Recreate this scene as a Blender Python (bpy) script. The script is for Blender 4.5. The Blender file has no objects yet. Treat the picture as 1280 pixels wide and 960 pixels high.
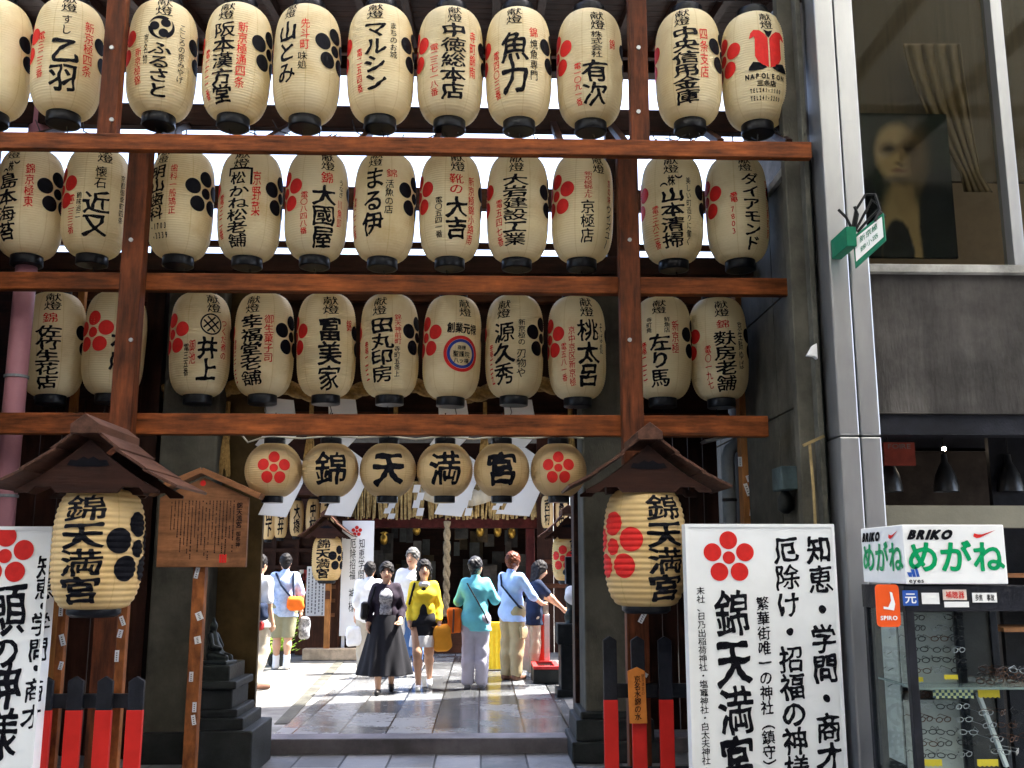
import bpy, bmesh, math, random
import numpy as np
from mathutils import Vector, Matrix

random.seed(7)
scene = bpy.context.scene
COL = scene.collection
RAD = math.radians

# ------------------------------------------------------------------ camera
F = 1244.0                       # focal length in pixels of the 1280 px wide photograph
CAM = Vector((0, 0, 1.6))
PITCH, YAW = RAD(10.4), RAD(1.7)
cd = bpy.data.cameras.new("camera")
cd.sensor_width = 36; cd.lens = 36 * F / 1280; cd.clip_end = 2000; cd.clip_start = 0.05
cam = bpy.data.objects.new("camera", cd); COL.objects.link(cam)
cam.location = CAM; cam.rotation_euler = (math.pi / 2 + PITCH, 0, -YAW)
scene.camera = cam

# ------------------------------------------------------------------ light
SUN_EL, SUN_AZ = RAD(62), RAD(72)          # azimuth clockwise from +Y: the sun stands to the right
w = bpy.data.worlds.new("World"); scene.world = w; w.use_nodes = True
nt = w.node_tree
bg = nt.nodes["Background"]; bg.inputs[1].default_value = 0.15
sky = nt.nodes.new("ShaderNodeTexSky"); sky.sky_type = 'NISHITA'; sky.sun_disc = False
sky.sun_elevation = SUN_EL; sky.sun_rotation = SUN_AZ
sky.air_density = 0.7; sky.dust_density = 3.0; sky.ozone_density = 0.2
nt.links.new(sky.outputs[0], bg.inputs[0])
sl = bpy.data.lights.new("sun", 'SUN'); sl.energy = 3.8; sl.angle = RAD(0.8); sl.color = (1, .95, .87)
sun = bpy.data.objects.new("sun", sl); COL.objects.link(sun)
sd = Vector((math.sin(SUN_AZ) * math.cos(SUN_EL), math.cos(SUN_AZ) * math.cos(SUN_EL), math.sin(SUN_EL)))
sun.rotation_euler = sd.to_track_quat('Z', 'Y').to_euler(); sun.location = (20, 5, 30)
vs = scene.view_settings
vs.view_transform = 'Standard'; vs.look = 'None'; vs.gamma = 1; vs.use_curve_mapping = False
vs.exposure = 3.0
scene.render.engine = 'CYCLES'
scene.cycles.max_bounces = 7; scene.cycles.diffuse_bounces = 4; scene.cycles.glossy_bounces = 3
scene.cycles.transmission_bounces = 4; scene.cycles.transparent_max_bounces = 8
scene.cycles.sample_clamp_indirect = 6; scene.cycles.caustics_reflective = False
scene.cycles.caustics_refractive = False

# ------------------------------------------------------------------ pixels of the photograph -> places
sp, cp, sy, cy = math.sin(PITCH), math.cos(PITCH), math.sin(YAW), math.cos(YAW)
FWD = Vector((sy * cp, cy * cp, sp)); RGT = Vector((cy, -sy, 0)); UPV = Vector((-sy * sp, -cy * sp, cp))
def ray(u, v): return FWD + RGT * ((u - 640) / F) + UPV * ((480 - v) / F)
def P(u, v, Y):
    r = ray(u, v); return CAM + r * (Y / r.y)
def G(u, v, z=0.0):
    r = ray(u, v); return CAM + r * ((z - CAM.z) / r.z)
def PX(u, v, X):
    r = ray(u, v); return CAM + r * (X / r.x)
def mpp(u, v, Y): return Y / ray(u, v).y / F          # metres per pixel

# ------------------------------------------------------------------ materials
def nodes(name):
    m = bpy.data.materials.new(name); m.use_nodes = True
    t = m.node_tree; return m, t, t.nodes["Principled BSDF"]
def N(t, kind, **kw):
    n = t.nodes.new(kind)
    for k, v in kw.items():
        if k in n.inputs: n.inputs[k].default_value = v
        else: setattr(n, k, v)
    return n
def c4(c): return (c[0], c[1], c[2], 1)
MATS = {}
def mat(name, col, rough=.6, var=.25, scale=8, stretch=(1, 1, 1), bump=.15, bscale=60, metal=0, spec=.16, trans=None, dark=None):
    if name in MATS: return MATS[name]
    m, t, b = nodes(name)
    tc = N(t, "ShaderNodeTexCoord"); mp = N(t, "ShaderNodeMapping"); mp.inputs[3].default_value = stretch
    t.links.new(tc.outputs["Object"], mp.inputs[0])
    n1 = N(t, "ShaderNodeTexNoise", Scale=scale, Detail=6.0, Roughness=.62)
    t.links.new(mp.outputs[0], n1.inputs["Vector"])
    cr = N(t, "ShaderNodeValToRGB")
    lo = dark if dark else tuple(x * (1 - var) for x in col); hi = tuple(min(1, x * (1 + var * .7)) for x in col)
    cr.color_ramp.elements[0].position = .3; cr.color_ramp.elements[0].color = c4(lo)
    cr.color_ramp.elements[1].position = .7; cr.color_ramp.elements[1].color = c4(hi)
    t.links.new(n1.outputs[0], cr.inputs[0]); out = cr.outputs[0]
    if var >= .25 and not trans:                            # grime with a scale of its own
        g = N(t, "ShaderNodeTexNoise", Scale=2.6, Detail=9.0, Roughness=.68); t.links.new(tc.outputs["Object"], g.inputs["Vector"])
        gr = N(t, "ShaderNodeMapRange"); gr.inputs[1].default_value = .36; gr.inputs[2].default_value = .62; gr.inputs[3].default_value = .58; gr.inputs[4].default_value = 1.12; t.links.new(g.outputs[0], gr.inputs[0])
        gs = N(t, "ShaderNodeVectorMath", operation='SCALE'); t.links.new(out, gs.inputs[0]); t.links.new(gr.outputs[0], gs.inputs[3]); out = gs.outputs[0]
    t.links.new(out, b.inputs["Base Color"])
    n2 = N(t, "ShaderNodeTexNoise", Scale=bscale, Detail=4.0); t.links.new(mp.outputs[0], n2.inputs["Vector"])
    mr = N(t, "ShaderNodeMapRange"); mr.inputs[3].default_value = max(.02, rough - .12); mr.inputs[4].default_value = min(1, rough + .12)
    t.links.new(n2.outputs[0], mr.inputs[0]); t.links.new(mr.outputs[0], b.inputs["Roughness"])
    if bump:
        bp = N(t, "ShaderNodeBump", Strength=bump, Distance=.01)
        t.links.new(n2.outputs[0], bp.inputs["Height"]); t.links.new(bp.outputs[0], b.inputs["Normal"])
    b.inputs["Metallic"].default_value = metal; b.inputs["Specular IOR Level"].default_value = spec
    if trans:
        tr = N(t, "ShaderNodeBsdfTranslucent"); t.links.new(cr.outputs[0], tr.inputs[0])
        mx = N(t, "ShaderNodeMixShader"); mx.inputs[0].default_value = trans
        t.links.new(b.outputs[0], mx.inputs[1]); t.links.new(tr.outputs[0], mx.inputs[2])
        t.links.new(mx.outputs[0], t.nodes["Material Output"].inputs[0])
    MATS[name] = m; return m
def wood(name, col, axis='x', rough=.5, var=.45, bump=.25):
    s = {'x': (.12, 1, 1), 'y': (1, .12, 1), 'z': (1, 1, .12)}[axis]
    return mat(name + "_" + axis, col, rough, var, 22, s, bump, 70)
def paper_mat(name, col, panels=8, rib=0.0, trans=.35):
    """lantern paper: faint vertical joins between the sheets, slight yellowing"""
    m, t, b = nodes(name)
    tc = N(t, "ShaderNodeTexCoord"); sx = N(t, "ShaderNodeSeparateXYZ"); t.links.new(tc.outputs["Object"], sx.inputs[0])
    at = N(t, "ShaderNodeMath", operation='ARCTAN2'); t.links.new(sx.outputs[0], at.inputs[0]); t.links.new(sx.outputs[1], at.inputs[1])
    mu = N(t, "ShaderNodeMath", operation='MULTIPLY'); mu.inputs[1].default_value = panels / (2 * math.pi); t.links.new(at.outputs[0], mu.inputs[0])
    fr = N(t, "ShaderNodeMath", operation='FRACT'); t.links.new(mu.outputs[0], fr.inputs[0])
    lt = N(t, "ShaderNodeMath", operation='LESS_THAN'); lt.inputs[1].default_value = .045; t.links.new(fr.outputs[0], lt.inputs[0])
    oi = N(t, "ShaderNodeObjectInfo")
    n = N(t, "ShaderNodeTexNoise", Scale=5.0, Detail=5.0); t.links.new(tc.outputs["Object"], n.inputs["Vector"])
    cr = N(t, "ShaderNodeValToRGB")
    cr.color_ramp.elements[0].position = .3; cr.color_ramp.elements[0].color = c4(tuple(x * y for x, y in zip(col, (.93, .90, .82))))
    cr.color_ramp.elements[1].position = .72; cr.color_ramp.elements[1].color = c4(col)
    t.links.new(n.outputs[0], cr.inputs[0])
    st = N(t, "ShaderNodeTexNoise", Scale=2.2, Detail=7.0, Roughness=.65); vv = N(t, "ShaderNodeVectorMath", operation='ADD'); t.links.new(tc.outputs["Object"], vv.inputs[0])
    rv = N(t, "ShaderNodeMath", operation='MULTIPLY'); rv.inputs[1].default_value = 40; t.links.new(oi.outputs["Random"], rv.inputs[0]); t.links.new(rv.outputs[0], vv.inputs[1]); t.links.new(vv.outputs[0], st.inputs["Vector"])
    sr = N(t, "ShaderNodeValToRGB"); sr.color_ramp.elements[0].position = .50; sr.color_ramp.elements[0].color = (1, 1, 1, 1); sr.color_ramp.elements[1].position = .78; sr.color_ramp.elements[1].color = (.80, .70, .52, 1)
    t.links.new(st.outputs[0], sr.inputs[0]); m0 = N(t, "ShaderNodeMix", data_type='RGBA', blend_type='MULTIPLY'); m0.inputs[0].default_value = 1; t.links.new(cr.outputs[0], m0.inputs[6]); t.links.new(sr.outputs[0], m0.inputs[7])
    mx = N(t, "ShaderNodeMix", data_type='RGBA', blend_type='MULTIPLY'); mx.inputs[7].default_value = (.90, .87, .78, 1)
    t.links.new(lt.outputs[0], mx.inputs[0]); t.links.new(m0.outputs[2], mx.inputs[6])
    mr = N(t, "ShaderNodeMapRange"); mr.inputs[3].default_value = .92; mr.inputs[4].default_value = 1.04
    t.links.new(oi.outputs["Random"], mr.inputs[0])
    m2 = N(t, "ShaderNodeVectorMath", operation='SCALE'); t.links.new(mx.outputs[2], m2.inputs[0]); t.links.new(mr.outputs[0], m2.inputs[3])
    t.links.new(m2.outputs[0], b.inputs["Base Color"])
    b.inputs["Roughness"].default_value = .55; b.inputs["Specular IOR Level"].default_value = .3
    tr = N(t, "ShaderNodeBsdfTranslucent"); t.links.new(m2.outputs[0], tr.inputs[0])
    ms = N(t, "ShaderNodeMixShader"); ms.inputs[0].default_value = trans
    t.links.new(b.outputs[0], ms.inputs[1]); t.links.new(tr.outputs[0], ms.inputs[2])
    t.links.new(ms.outputs[0], t.nodes["Material Output"].inputs[0])
    MATS[name] = m; return m
def glass_mat(name, tint=(.9, .95, .95), refl=.8):
    m = bpy.data.materials.new(name); m.use_nodes = True; t = m.node_tree; t.nodes.clear()
    o = N(t, "ShaderNodeOutputMaterial"); tr = N(t, "ShaderNodeBsdfTransparent"); tr.inputs[0].default_value = c4(tint)
    gl = N(t, "ShaderNodeBsdfGlossy"); gl.inputs["Roughness"].default_value = .02
    fr = N(t, "ShaderNodeFresnel"); fr.inputs[0].default_value = 1.5
    ad = N(t, "ShaderNodeMath", operation='ADD'); ad.inputs[1].default_value = refl; t.links.new(fr.outputs[0], ad.inputs[0]); ad.operation = 'MULTIPLY'; ad.inputs[1].default_value = refl
    mx = N(t, "ShaderNodeMixShader"); t.links.new(ad.outputs[0], mx.inputs[0]); t.links.new(tr.outputs[0], mx.inputs[1]); t.links.new(gl.outputs[0], mx.inputs[2])
    t.links.new(mx.outputs[0], o.inputs[0]); MATS[name] = m; return m
def paving_mat(name, col, cw, ch, wet, along_y=True, mortar=.012):
    """stone slabs: running bond columns along Y, stained, more or less wet"""
    m, t, b = nodes(name)
    tc = N(t, "ShaderNodeTexCoord"); mp = N(t, "ShaderNodeMapping")
    if along_y: mp.inputs[2].default_value = (0, 0, math.pi / 2)
    t.links.new(tc.outputs["Object"], mp.inputs[0])
    br = N(t, "ShaderNodeTexBrick"); br.offset = .37; br.squash_frequency = 3; br.squash = 1.3
    br.inputs["Scale"].default_value = 1; br.inputs["Mortar Size"].default_value = mortar; br.inputs["Mortar Smooth"].default_value = .3
    br.inputs["Brick Width"].default_value = ch; br.inputs["Row Height"].default_value = cw
    br.inputs["Color1"].default_value = c4(tuple(x * .5 for x in col)); br.inputs["Color2"].default_value = c4(tuple(x * 1.5 for x in col))
    br.inputs["Mortar"].default_value = c4(tuple(x * .22 for x in col))
    t.links.new(mp.outputs[0], br.inputs["Vector"])
    n = N(t, "ShaderNodeTexNoise", Scale=1.4, Detail=8.0, Roughness=.7); t.links.new(tc.outputs["Object"], n.inputs["Vector"])
    n2 = N(t, "ShaderNodeTexNoise", Scale=90.0, Detail=3.0); t.links.new(tc.outputs["Object"], n2.inputs["Vector"])
    mx = N(t, "ShaderNodeMix", data_type='RGBA', blend_type='OVERLAY'); mx.inputs[0].default_value = .45
    t.links.new(br.outputs["Color"], mx.inputs[6]); t.links.new(n.outputs[0], mx.inputs[7])
    mx2 = N(t, "ShaderNodeMix", data_type='RGBA', blend_type='OVERLAY'); mx2.inputs[0].default_value = .45
    t.links.new(mx.outputs[2], mx2.inputs[6]); t.links.new(n2.outputs[0], mx2.inputs[7])
    jm = N(t, "ShaderNodeMapRange"); jm.inputs[3].default_value = 1.0; jm.inputs[4].default_value = .16; t.links.new(br.outputs["Fac"], jm.inputs[0])
    js = N(t, "ShaderNodeVectorMath", operation='SCALE'); t.links.new(mx2.outputs[2], js.inputs[0]); t.links.new(jm.outputs[0], js.inputs[3])
    t.links.new(js.outputs[0], b.inputs["Base Color"])
    mr = N(t, "ShaderNodeMapRange"); mr.inputs[1].default_value = .4; mr.inputs[2].default_value = .62
    mr.inputs[3].default_value = wet[0]; mr.inputs[4].default_value = wet[1]
    sc_ = N(t, "ShaderNodeSeparateColor"); t.links.new(br.outputs["Color"], sc_.inputs[0]); ra = N(t, "ShaderNodeMath", operation='MULTIPLY_ADD'); ra.inputs[1].default_value = .9; t.links.new(sc_.outputs[0], ra.inputs[0]); t.links.new(n.outputs[0], ra.inputs[2])
    rb2 = N(t, "ShaderNodeMath", operation='SUBTRACT'); rb2.inputs[1].default_value = .9 * sum(col) / 3; t.links.new(ra.outputs[0], rb2.inputs[0]); t.links.new(rb2.outputs[0], mr.inputs[0]); t.links.new(mr.outputs[0], b.inputs["Roughness"])
    inv = N(t, "ShaderNodeMath", operation='SUBTRACT'); inv.inputs[0].default_value = 1; t.links.new(br.outputs["Fac"], inv.inputs[1])
    ad = N(t, "ShaderNodeMath", operation='MULTIPLY_ADD'); ad.inputs[1].default_value = .12; t.links.new(n2.outputs[0], ad.inputs[0]); t.links.new(inv.outputs[0], ad.inputs[2])
    bp = N(t, "ShaderNodeBump", Strength=.6, Distance=.012); t.links.new(ad.outputs[0], bp.inputs["Height"]); t.links.new(bp.outputs[0], b.inputs["Normal"])
    b.inputs["Specular IOR Level"].default_value = .55
    MATS[name] = m; return m

# ------------------------------------------------------------------ mesh building
W = {}                                                      # world origin of each object
class MB:
    def __init__(s): s.v = []; s.f = []; s.m = []
    def add(s, vs, fs, mi=0):
        o = len(s.v); s.v += [Vector(x) for x in vs]; s.f += [tuple(i + o for i in f) for f in fs]; s.m += [mi] * len(fs)
    def box(s, a, b, mi=0):
        x0, x1 = sorted((a[0], b[0])); y0, y1 = sorted((a[1], b[1])); z0, z1 = sorted((a[2], b[2]))
        s.add([(x0, y0, z0), (x1, y0, z0), (x1, y1, z0), (x0, y1, z0), (x0, y0, z1), (x1, y0, z1), (x1, y1, z1), (x0, y1, z1)],
              [(0, 3, 2, 1), (4, 5, 6, 7), (0, 1, 5, 4), (1, 2, 6, 5), (2, 3, 7, 6), (3, 0, 4, 7)], mi)
    def obox(s, c, ax, ay, az, mi=0):                        # centre and three half axes
        c = Vector(c); ax, ay, az = Vector(ax), Vector(ay), Vector(az)
        vs = [c + ax * i + ay * j + az * k for k in (-1, 1) for i, j in ((-1, -1), (1, -1), (1, 1), (-1, 1))]
        s.add(vs, [(0, 3, 2, 1), (4, 5, 6, 7), (0, 1, 5, 4), (1, 2, 6, 5), (2, 3, 7, 6), (3, 0, 4, 7)], mi)
    def bar(s, p, q, wx, wy, up=(0, 0, 1), mi=0):
        p, q = Vector(p), Vector(q); d = (q - p); L = d.length; d.normalize()
        u = Vector(up)
        if abs(u.dot(d)) > .98: u = Vector((0, 1, 0))
        a = d.cross(u).normalized(); b = a.cross(d)
        s.obox((p + q) / 2, d * L / 2, a * wx / 2, b * wy / 2, mi)
    def tube(s, pts, r, n=8, mi=0, cap=True):
        pts = [Vector(p) for p in pts]; rs = r if isinstance(r, (list, tuple)) else [r] * len(pts)
        rings = []; prev = None
        for i, p in enumerate(pts):
            d = (pts[min(i + 1, len(pts) - 1)] - pts[max(i - 1, 0)]).normalized()
            if prev is None:
                a = d.cross(Vector((0, 0, 1)) if abs(d.z) < .9 else Vector((1, 0, 0))).normalized()
            else: a = (prev - d * prev.dot(d)).normalized()
            prev = a; b = d.cross(a)
            rings.append([p + (a * math.cos(2 * math.pi * k / n) + b * math.sin(2 * math.pi * k / n)) * rs[i] for k in range(n)])
        o = [x for R in rings for x in R]; f = []
        for i in range(len(pts) - 1):
            for k in range(n):
                f.append((i * n + k, i * n + (k + 1) % n, (i + 1) * n + (k + 1) % n, (i + 1) * n + k))
        if cap: f += [tuple(range(n))[::-1], tuple(range((len(pts) - 1) * n, len(pts) * n))]
        s.add(o, f, mi)
    def lathe(s, prof, c=(0, 0, 0), n=32, mi=0, cap=True):
        c = Vector(c); vs = [c + Vector((r * math.cos(2 * math.pi * k / n), r * math.sin(2 * math.pi * k / n), z)) for r, z in prof for k in range(n)]
        f = [(i * n + k, i * n + (k + 1) % n, (i + 1) * n + (k + 1) % n, (i + 1) * n + k) for i in range(len(prof) - 1) for k in range(n)]
        if cap: f += [tuple(range(n))[::-1], tuple(range((len(prof) - 1) * n, len(prof) * n))]
        s.add(vs, f, mi)
    def prism(s, poly, o, ax, ay, dep, mi=0):                # polygon (x,y) in plane o,ax,ay, pushed along dep
        o, ax, ay, dep = Vector(o), Vector(ax), Vector(ay), Vector(dep); n = len(poly)
        vs = [o + ax * x + ay * y for x, y in poly] + [o + ax * x + ay * y + dep for x, y in poly]
        s.add(vs, [tuple(range(n)), tuple(range(n, 2 * n))[::-1]] + [(i, i + n, (i + 1) % n + n, (i + 1) % n) for i in range(n)], mi)
    def sheet(s, pts, mi=0): s.add(pts, [tuple(range(len(pts)))], mi)
    def build(s, name, mats, parent=None, org=None, smooth=False, bevel=0, fix=True):
        if parent is not None: o0 = W[parent.name]
        elif org is not None: o0 = Vector(org)
        else:
            a = np.array([tuple(x) for x in s.v]); o0 = Vector(((a[:, 0].min() + a[:, 0].max()) / 2, (a[:, 1].min() + a[:, 1].max()) / 2, a[:, 2].min()))
        me = bpy.data.meshes.new(name); me.from_pydata([tuple(x - o0) for x in s.v], [], s.f)
        ml = mats if isinstance(mats, (list, tuple)) else [mats]
        for m in ml: me.materials.append(m)
        if len(ml) > 1: me.polygons.foreach_set("material_index", s.m)
        if fix and len(s.f) < 30000:
            bm = bmesh.new(); bm.from_mesh(me); bmesh.ops.recalc_face_normals(bm, faces=bm.faces); bm.to_mesh(me); bm.free()
        if smooth: me.polygons.foreach_set("use_smooth", [True] * len(me.polygons))
        return link(name, me, parent, o0, bevel)
def link(name, me, parent, o0, bevel=0):
    o = bpy.data.objects.new(name, me); COL.objects.link(o)
    if parent is not None: o.parent = parent
    else: o.location = o0
    W[o.name] = Vector(o0)
    if bevel:
        b = o.modifiers.new("bevel", 'BEVEL'); b.width = bevel; b.segments = 2; b.limit_method = 'ANGLE'
    return o
def empty(name, loc):
    o = bpy.data.objects.new(name, None); COL.objects.link(o); o.location = loc; o.empty_display_size = .1
    W[o.name] = Vector(loc); return o
def tag(o, label, cat, group=None, kind=None):
    o["label"] = label; o["category"] = cat
    if group: o["group"] = group
    if kind: o["kind"] = kind
    return o
def struct(o, label=None):
    o["kind"] = "structure"
    return o

# ------------------------------------------------------------------ lettering
GL = {}
_tc = bpy.data.curves.new("type", 'FONT'); _tc.size = 1; _tc.resolution_u = 3
_to = bpy.data.objects.new("type", _tc); COL.objects.link(_to)
def outline(ch):
    if ch not in GL:
        _tc.body = ch
        dg = bpy.context.evaluated_depsgraph_get(); dg.update()
        me = bpy.data.meshes.new_from_object(_to.evaluated_get(dg))
        cnt = {}
        for p in me.polygons:
            for e in p.edge_keys: cnt[e] = cnt.get(e, 0) + 1
        co = [(v.co.x, v.co.y) for v in me.vertices]
        GL[ch] = np.array([co[a] + co[b] for (a, b), n in cnt.items() if n == 1])
        bpy.data.meshes.remove(me)
    return GL[ch]
GC = {}
def glyph(ch, off, res=40, seed=0):
    """a character as small polygons: outline distance field thickened like a loaded brush, then contoured"""
    k = (ch, off, res, seed)
    if k in GC: return GC[k]
    E = outline(ch)
    if len(E) == 0: GC[k] = ([], []); return GC[k]
    off = off * max(.7, min(1.9, 2.0 - len(E) / 75))
    m = .1; x0, x1 = min(E[:, 0].min(), E[:, 2].min()) - m, max(E[:, 0].max(), E[:, 2].max()) + m
    y0, y1 = min(E[:, 1].min(), E[:, 3].min()) - m, max(E[:, 1].max(), E[:, 3].max()) + m
    h = 1.1 / res; nx, ny = int((x1 - x0) / h) + 2, int((y1 - y0) / h) + 2
    X, Y = np.meshgrid(x0 + h * np.arange(nx), y0 + h * np.arange(ny), indexing='ij')
    D = np.full(X.shape, 9.0); ins = np.zeros(X.shape, bool)
    for ax, ay, bx, by in E:
        dx, dy = bx - ax, by - ay; L = dx * dx + dy * dy + 1e-12
        t = np.clip(((X - ax) * dx + (Y - ay) * dy) / L, 0, 1)
        D = np.minimum(D, np.hypot(X - ax - t * dx, Y - ay - t * dy))
        c = (ay > Y) != (by > Y)
        if dy: ins ^= c & (X < (Y - ay) / dy * dx + ax)
    D = np.where(ins, -D, D)
    r = np.random.RandomState((seed * 131 + ord(ch)) % 100000); q = r.uniform(0, 6, 4)
    iso = off * (1 + .5 * np.sin(6 * X + q[0]) * np.sin(5 * Y + q[1]) + .4 * np.sin(12 * (X + Y) + q[2]) - .35 * (X - .5)) + .006 * np.sin(23 * X + 9 * Y + q[3]) * np.sin(19 * Y - 7 * X + q[0])
    if seed == 0: iso = off
    V = D - iso; I = V < 0
    vs = []; fs = []
    px = lambda i: x0 + h * i
    py = lambda j: y0 + h * j
    for j in range(ny - 1):
        i = 0
        while i < nx - 1:
            n = int(I[i, j]) + int(I[i + 1, j]) + int(I[i, j + 1]) + int(I[i + 1, j + 1])
            if n == 0: i += 1; continue
            if n == 4:
                e = i + 1
                while e < nx - 1 and e - i < 5 and I[e, j] and I[e + 1, j] and I[e, j + 1] and I[e + 1, j + 1]: e += 1
                o = len(vs); vs += [(px(i), py(j)), (px(e), py(j)), (px(e), py(j + 1)), (px(i), py(j + 1))]; fs.append((o, o + 1, o + 2, o + 3)); i = e; continue
            cs = [(i, j), (i + 1, j), (i + 1, j + 1), (i, j + 1)]; poly = []
            for a in range(4):
                p, qn = cs[a], cs[(a + 1) % 4]
                if I[p]: poly.append((px(p[0]), py(p[1])))
                if I[p] != I[qn]:
                    t = V[p] / (V[p] - V[qn]); poly.append((px(p[0]) + h * t * (qn[0] - p[0]), py(p[1]) + h * t * (qn[1] - p[1])))
            o = len(vs); vs += poly; fs.append(tuple(range(o, o + len(poly)))); i += 1
    GC[k] = (vs, fs); return GC[k]
class Ink:
    """flat shapes in (s, t) coordinates: lettering and crests"""
    def __init__(s, res=40): s.v = []; s.f = []; s.res = res
    def poly(s, pts, fs=None):
        o = len(s.v); s.v += [tuple(p) for p in pts]
        s.f += [tuple(i + o for i in f) for f in ([tuple(range(len(pts)))] if fs is None else fs)]
    def char(s, ch, cx, cy, wd, ht, off=.02, brush=1.0, seed=0):
        gv, gf = glyph(ch, off, s.res, seed + 1 if brush else 0); rnd = random.Random(seed * 977 + ord(ch)); a, b, c, d = [rnd.uniform(-3, 3) for _ in range(4)]
        rot = ch in 'ー－（）()〜'
        out = []
        for x, y in gv:
            x -= .5; y -= .38
            if rot: x, y = y, -x
            if brush:
                y += brush * (.085 * x + .018 * math.sin(7 * x + a) * math.cos(4 * y + b))
                x += brush * (.020 * math.sin(8 * y + c) + .012 * math.sin(13 * y + 5 * x + d) - .03 * y)
            out.append((cx + x * wd, cy + y * ht))
        s.poly(out, gf)
    def column(s, text, cx, top, bot, wd, off=.02, brush=1.0, seed=0):
        n = len(text); h = (top - bot) / n
        for i, ch in enumerate(text):
            if ch == ' ': continue
            s.char(ch, cx, top - h * (i + .5), wd, h * 1.04, off, brush, seed + i)
    def line(s, text, cx, cy, wd, ht, off=.02, brush=0, latin=False):
        n = len(text)
        if latin:
            adv = [];
            for ch in text:
                if ch == ' ': adv.append((None, .35)); continue
                gv, gf = glyph(ch, off, s.res); xs = [p[0] for p in gv]; adv.append((ch, max(xs) - min(xs) + .09))
            tot = sum(a for _, a in adv); x = cx - wd / 2; k = wd / tot
            for ch, a in adv:
                if ch:
                    gv, gf = glyph(ch, off, s.res); x0 = min(p[0] for p in gv)
                    s.poly([(x + (px - x0 + .045) * k, cy + (py - .35) * ht) for px, py in gv], gf)
                x += a * k
        else:
            for i, ch in enumerate(text): s.char(ch, cx - wd / 2 + wd * (i + .5) / n, cy, wd / n, ht, off, brush)
    def disc(s, cx, cy, r, ry=None, n=28):
        ry = ry or r; s.poly([(cx + r * math.cos(2 * math.pi * k / n), cy + ry * math.sin(2 * math.pi * k / n)) for k in range(n)])
    def ring(s, cx, cy, r0, r1, n=36, a0=0, a1=2 * math.pi):
        pts = []; fs = []
        for k in range(n + 1):
            a = a0 + (a1 - a0) * k / n
            pts += [(cx + r0 * math.cos(a), cy + r0 * math.sin(a)), (cx + r1 * math.cos(a), cy + r1 * math.sin(a))]
        for k in range(n): fs.append((2 * k, 2 * k + 1, 2 * k + 3, 2 * k + 2))
        s.poly(pts, fs)
    def plum(s, cx, cy, R):
        """plum blossom crest: five round petals about a smaller middle one"""
        for k in range(5):
            a = math.pi / 2 + k * 2 * math.pi / 5
            s.disc(cx + .64 * R * math.cos(a), cy + .64 * R * math.sin(a), .335 * R)
        s.disc(cx, cy, .235 * R)
    def tomoe(s, cx, cy, R):
        for k in range(3):
            a = k * 2 * math.pi / 3 + .9
            s.disc(cx + .5 * R * math.cos(a), cy + .5 * R * math.sin(a), .36 * R)
            pts = []
            for i in range(13):
                b = a + .1 + i * .155; r = .97 * R; wd = .46 * R * (1 - i / 12)
                pts.append((cx + r * math.cos(b), cy + r * math.sin(b)))
            for i in range(12, -1, -1):
                b = a + .1 + i * .155; r = .97 * R - .42 * R * (1 - i / 12) ** .8
                pts.append((cx + r * math.cos(b), cy + r * math.sin(b)))
            n = 13; s.poly(pts, [(i, i + 1, 2 * n - 2 - i, 2 * n - 1 - i) for i in range(n - 1)])
    def cut(s, ds, dt):
        bm = bmesh.new(); vs = [bm.verts.new((x, y, 0)) for x, y in s.v]
        for f in s.f:
            try: bm.faces.new([vs[i] for i in f])
            except ValueError: pass
        for ax, d in ((0, ds), (1, dt)):
            if not d: continue
            lo = min(p[ax] for p in s.v); hi = max(p[ax] for p in s.v)
            k = math.ceil(lo / d)
            while k * d < hi:
                co = [0, 0, 0]; no = [0, 0, 0]; co[ax] = k * d; no[ax] = 1
                bmesh.ops.bisect_plane(bm, geom=bm.verts[:] + bm.edges[:] + bm.faces[:], plane_co=co, plane_no=no, dist=1e-6); k += 1
        bm.verts.index_update()
        v = [(q.co.x, q.co.y) for q in bm.verts]; f = [tuple(q.index for q in g.verts) for g in bm.faces]; bm.free(); return v, f
    def flat(s, name, m, parent, o, ax, ay):
        """onto a flat board: o origin, ax and ay unit directions"""
        if not s.v: return
        o, ax, ay = Vector(o), Vector(ax), Vector(ay); b = MB()
        b.add([o + ax * x + ay * y for x, y in s.v], s.f); return b.build(name, m, parent, fix=False)
    def wrap(s, name, m, parent, c, prof, ds=0, dt=0, lift=.0025):
        """onto a body of revolution about the vertical axis through c; s is the angle times prof(0)"""
        if not s.v: return
        v, f = s.cut(ds, dt) if ds else (s.v, s.f); c = Vector(c); R0 = prof(0.0); b = MB(); out = []
        for x, z in v:
            r = prof(z) + lift; a = x / R0; out.append(c + Vector((r * math.sin(a), -r * math.cos(a), z)))
        b.add(out, f); return b.build(name, m, parent, fix=False)

# ================================================================== SETTING
M = {}
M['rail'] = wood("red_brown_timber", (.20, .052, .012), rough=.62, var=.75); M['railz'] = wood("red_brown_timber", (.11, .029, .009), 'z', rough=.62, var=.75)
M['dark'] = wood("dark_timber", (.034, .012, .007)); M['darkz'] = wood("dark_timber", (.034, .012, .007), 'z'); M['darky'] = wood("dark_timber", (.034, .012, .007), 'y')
M['brown'] = wood("brown_timber", (.075, .026, .012)); M['brownz'] = wood("brown_timber", (.075, .026, .012), 'z'); M['browny'] = wood("brown_timber", (.085, .038, .024), 'y')
M['honey'] = wood("honey_timber", (.36, .15, .045), 'z', var=.3); M['honeyx'] = wood("honey_timber", (.235, .10, .042), 'x', var=.35)
M['pole'] = mat("peeling_timber", (.30, .10, .026), .6, .5, 14, (1, 1, .4), .4, 40, dark=(.10, .028, .010))
M['black'] = mat("black_lacquer", (.012, .013, .016), .32, .3, 6, bump=.05)
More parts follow.
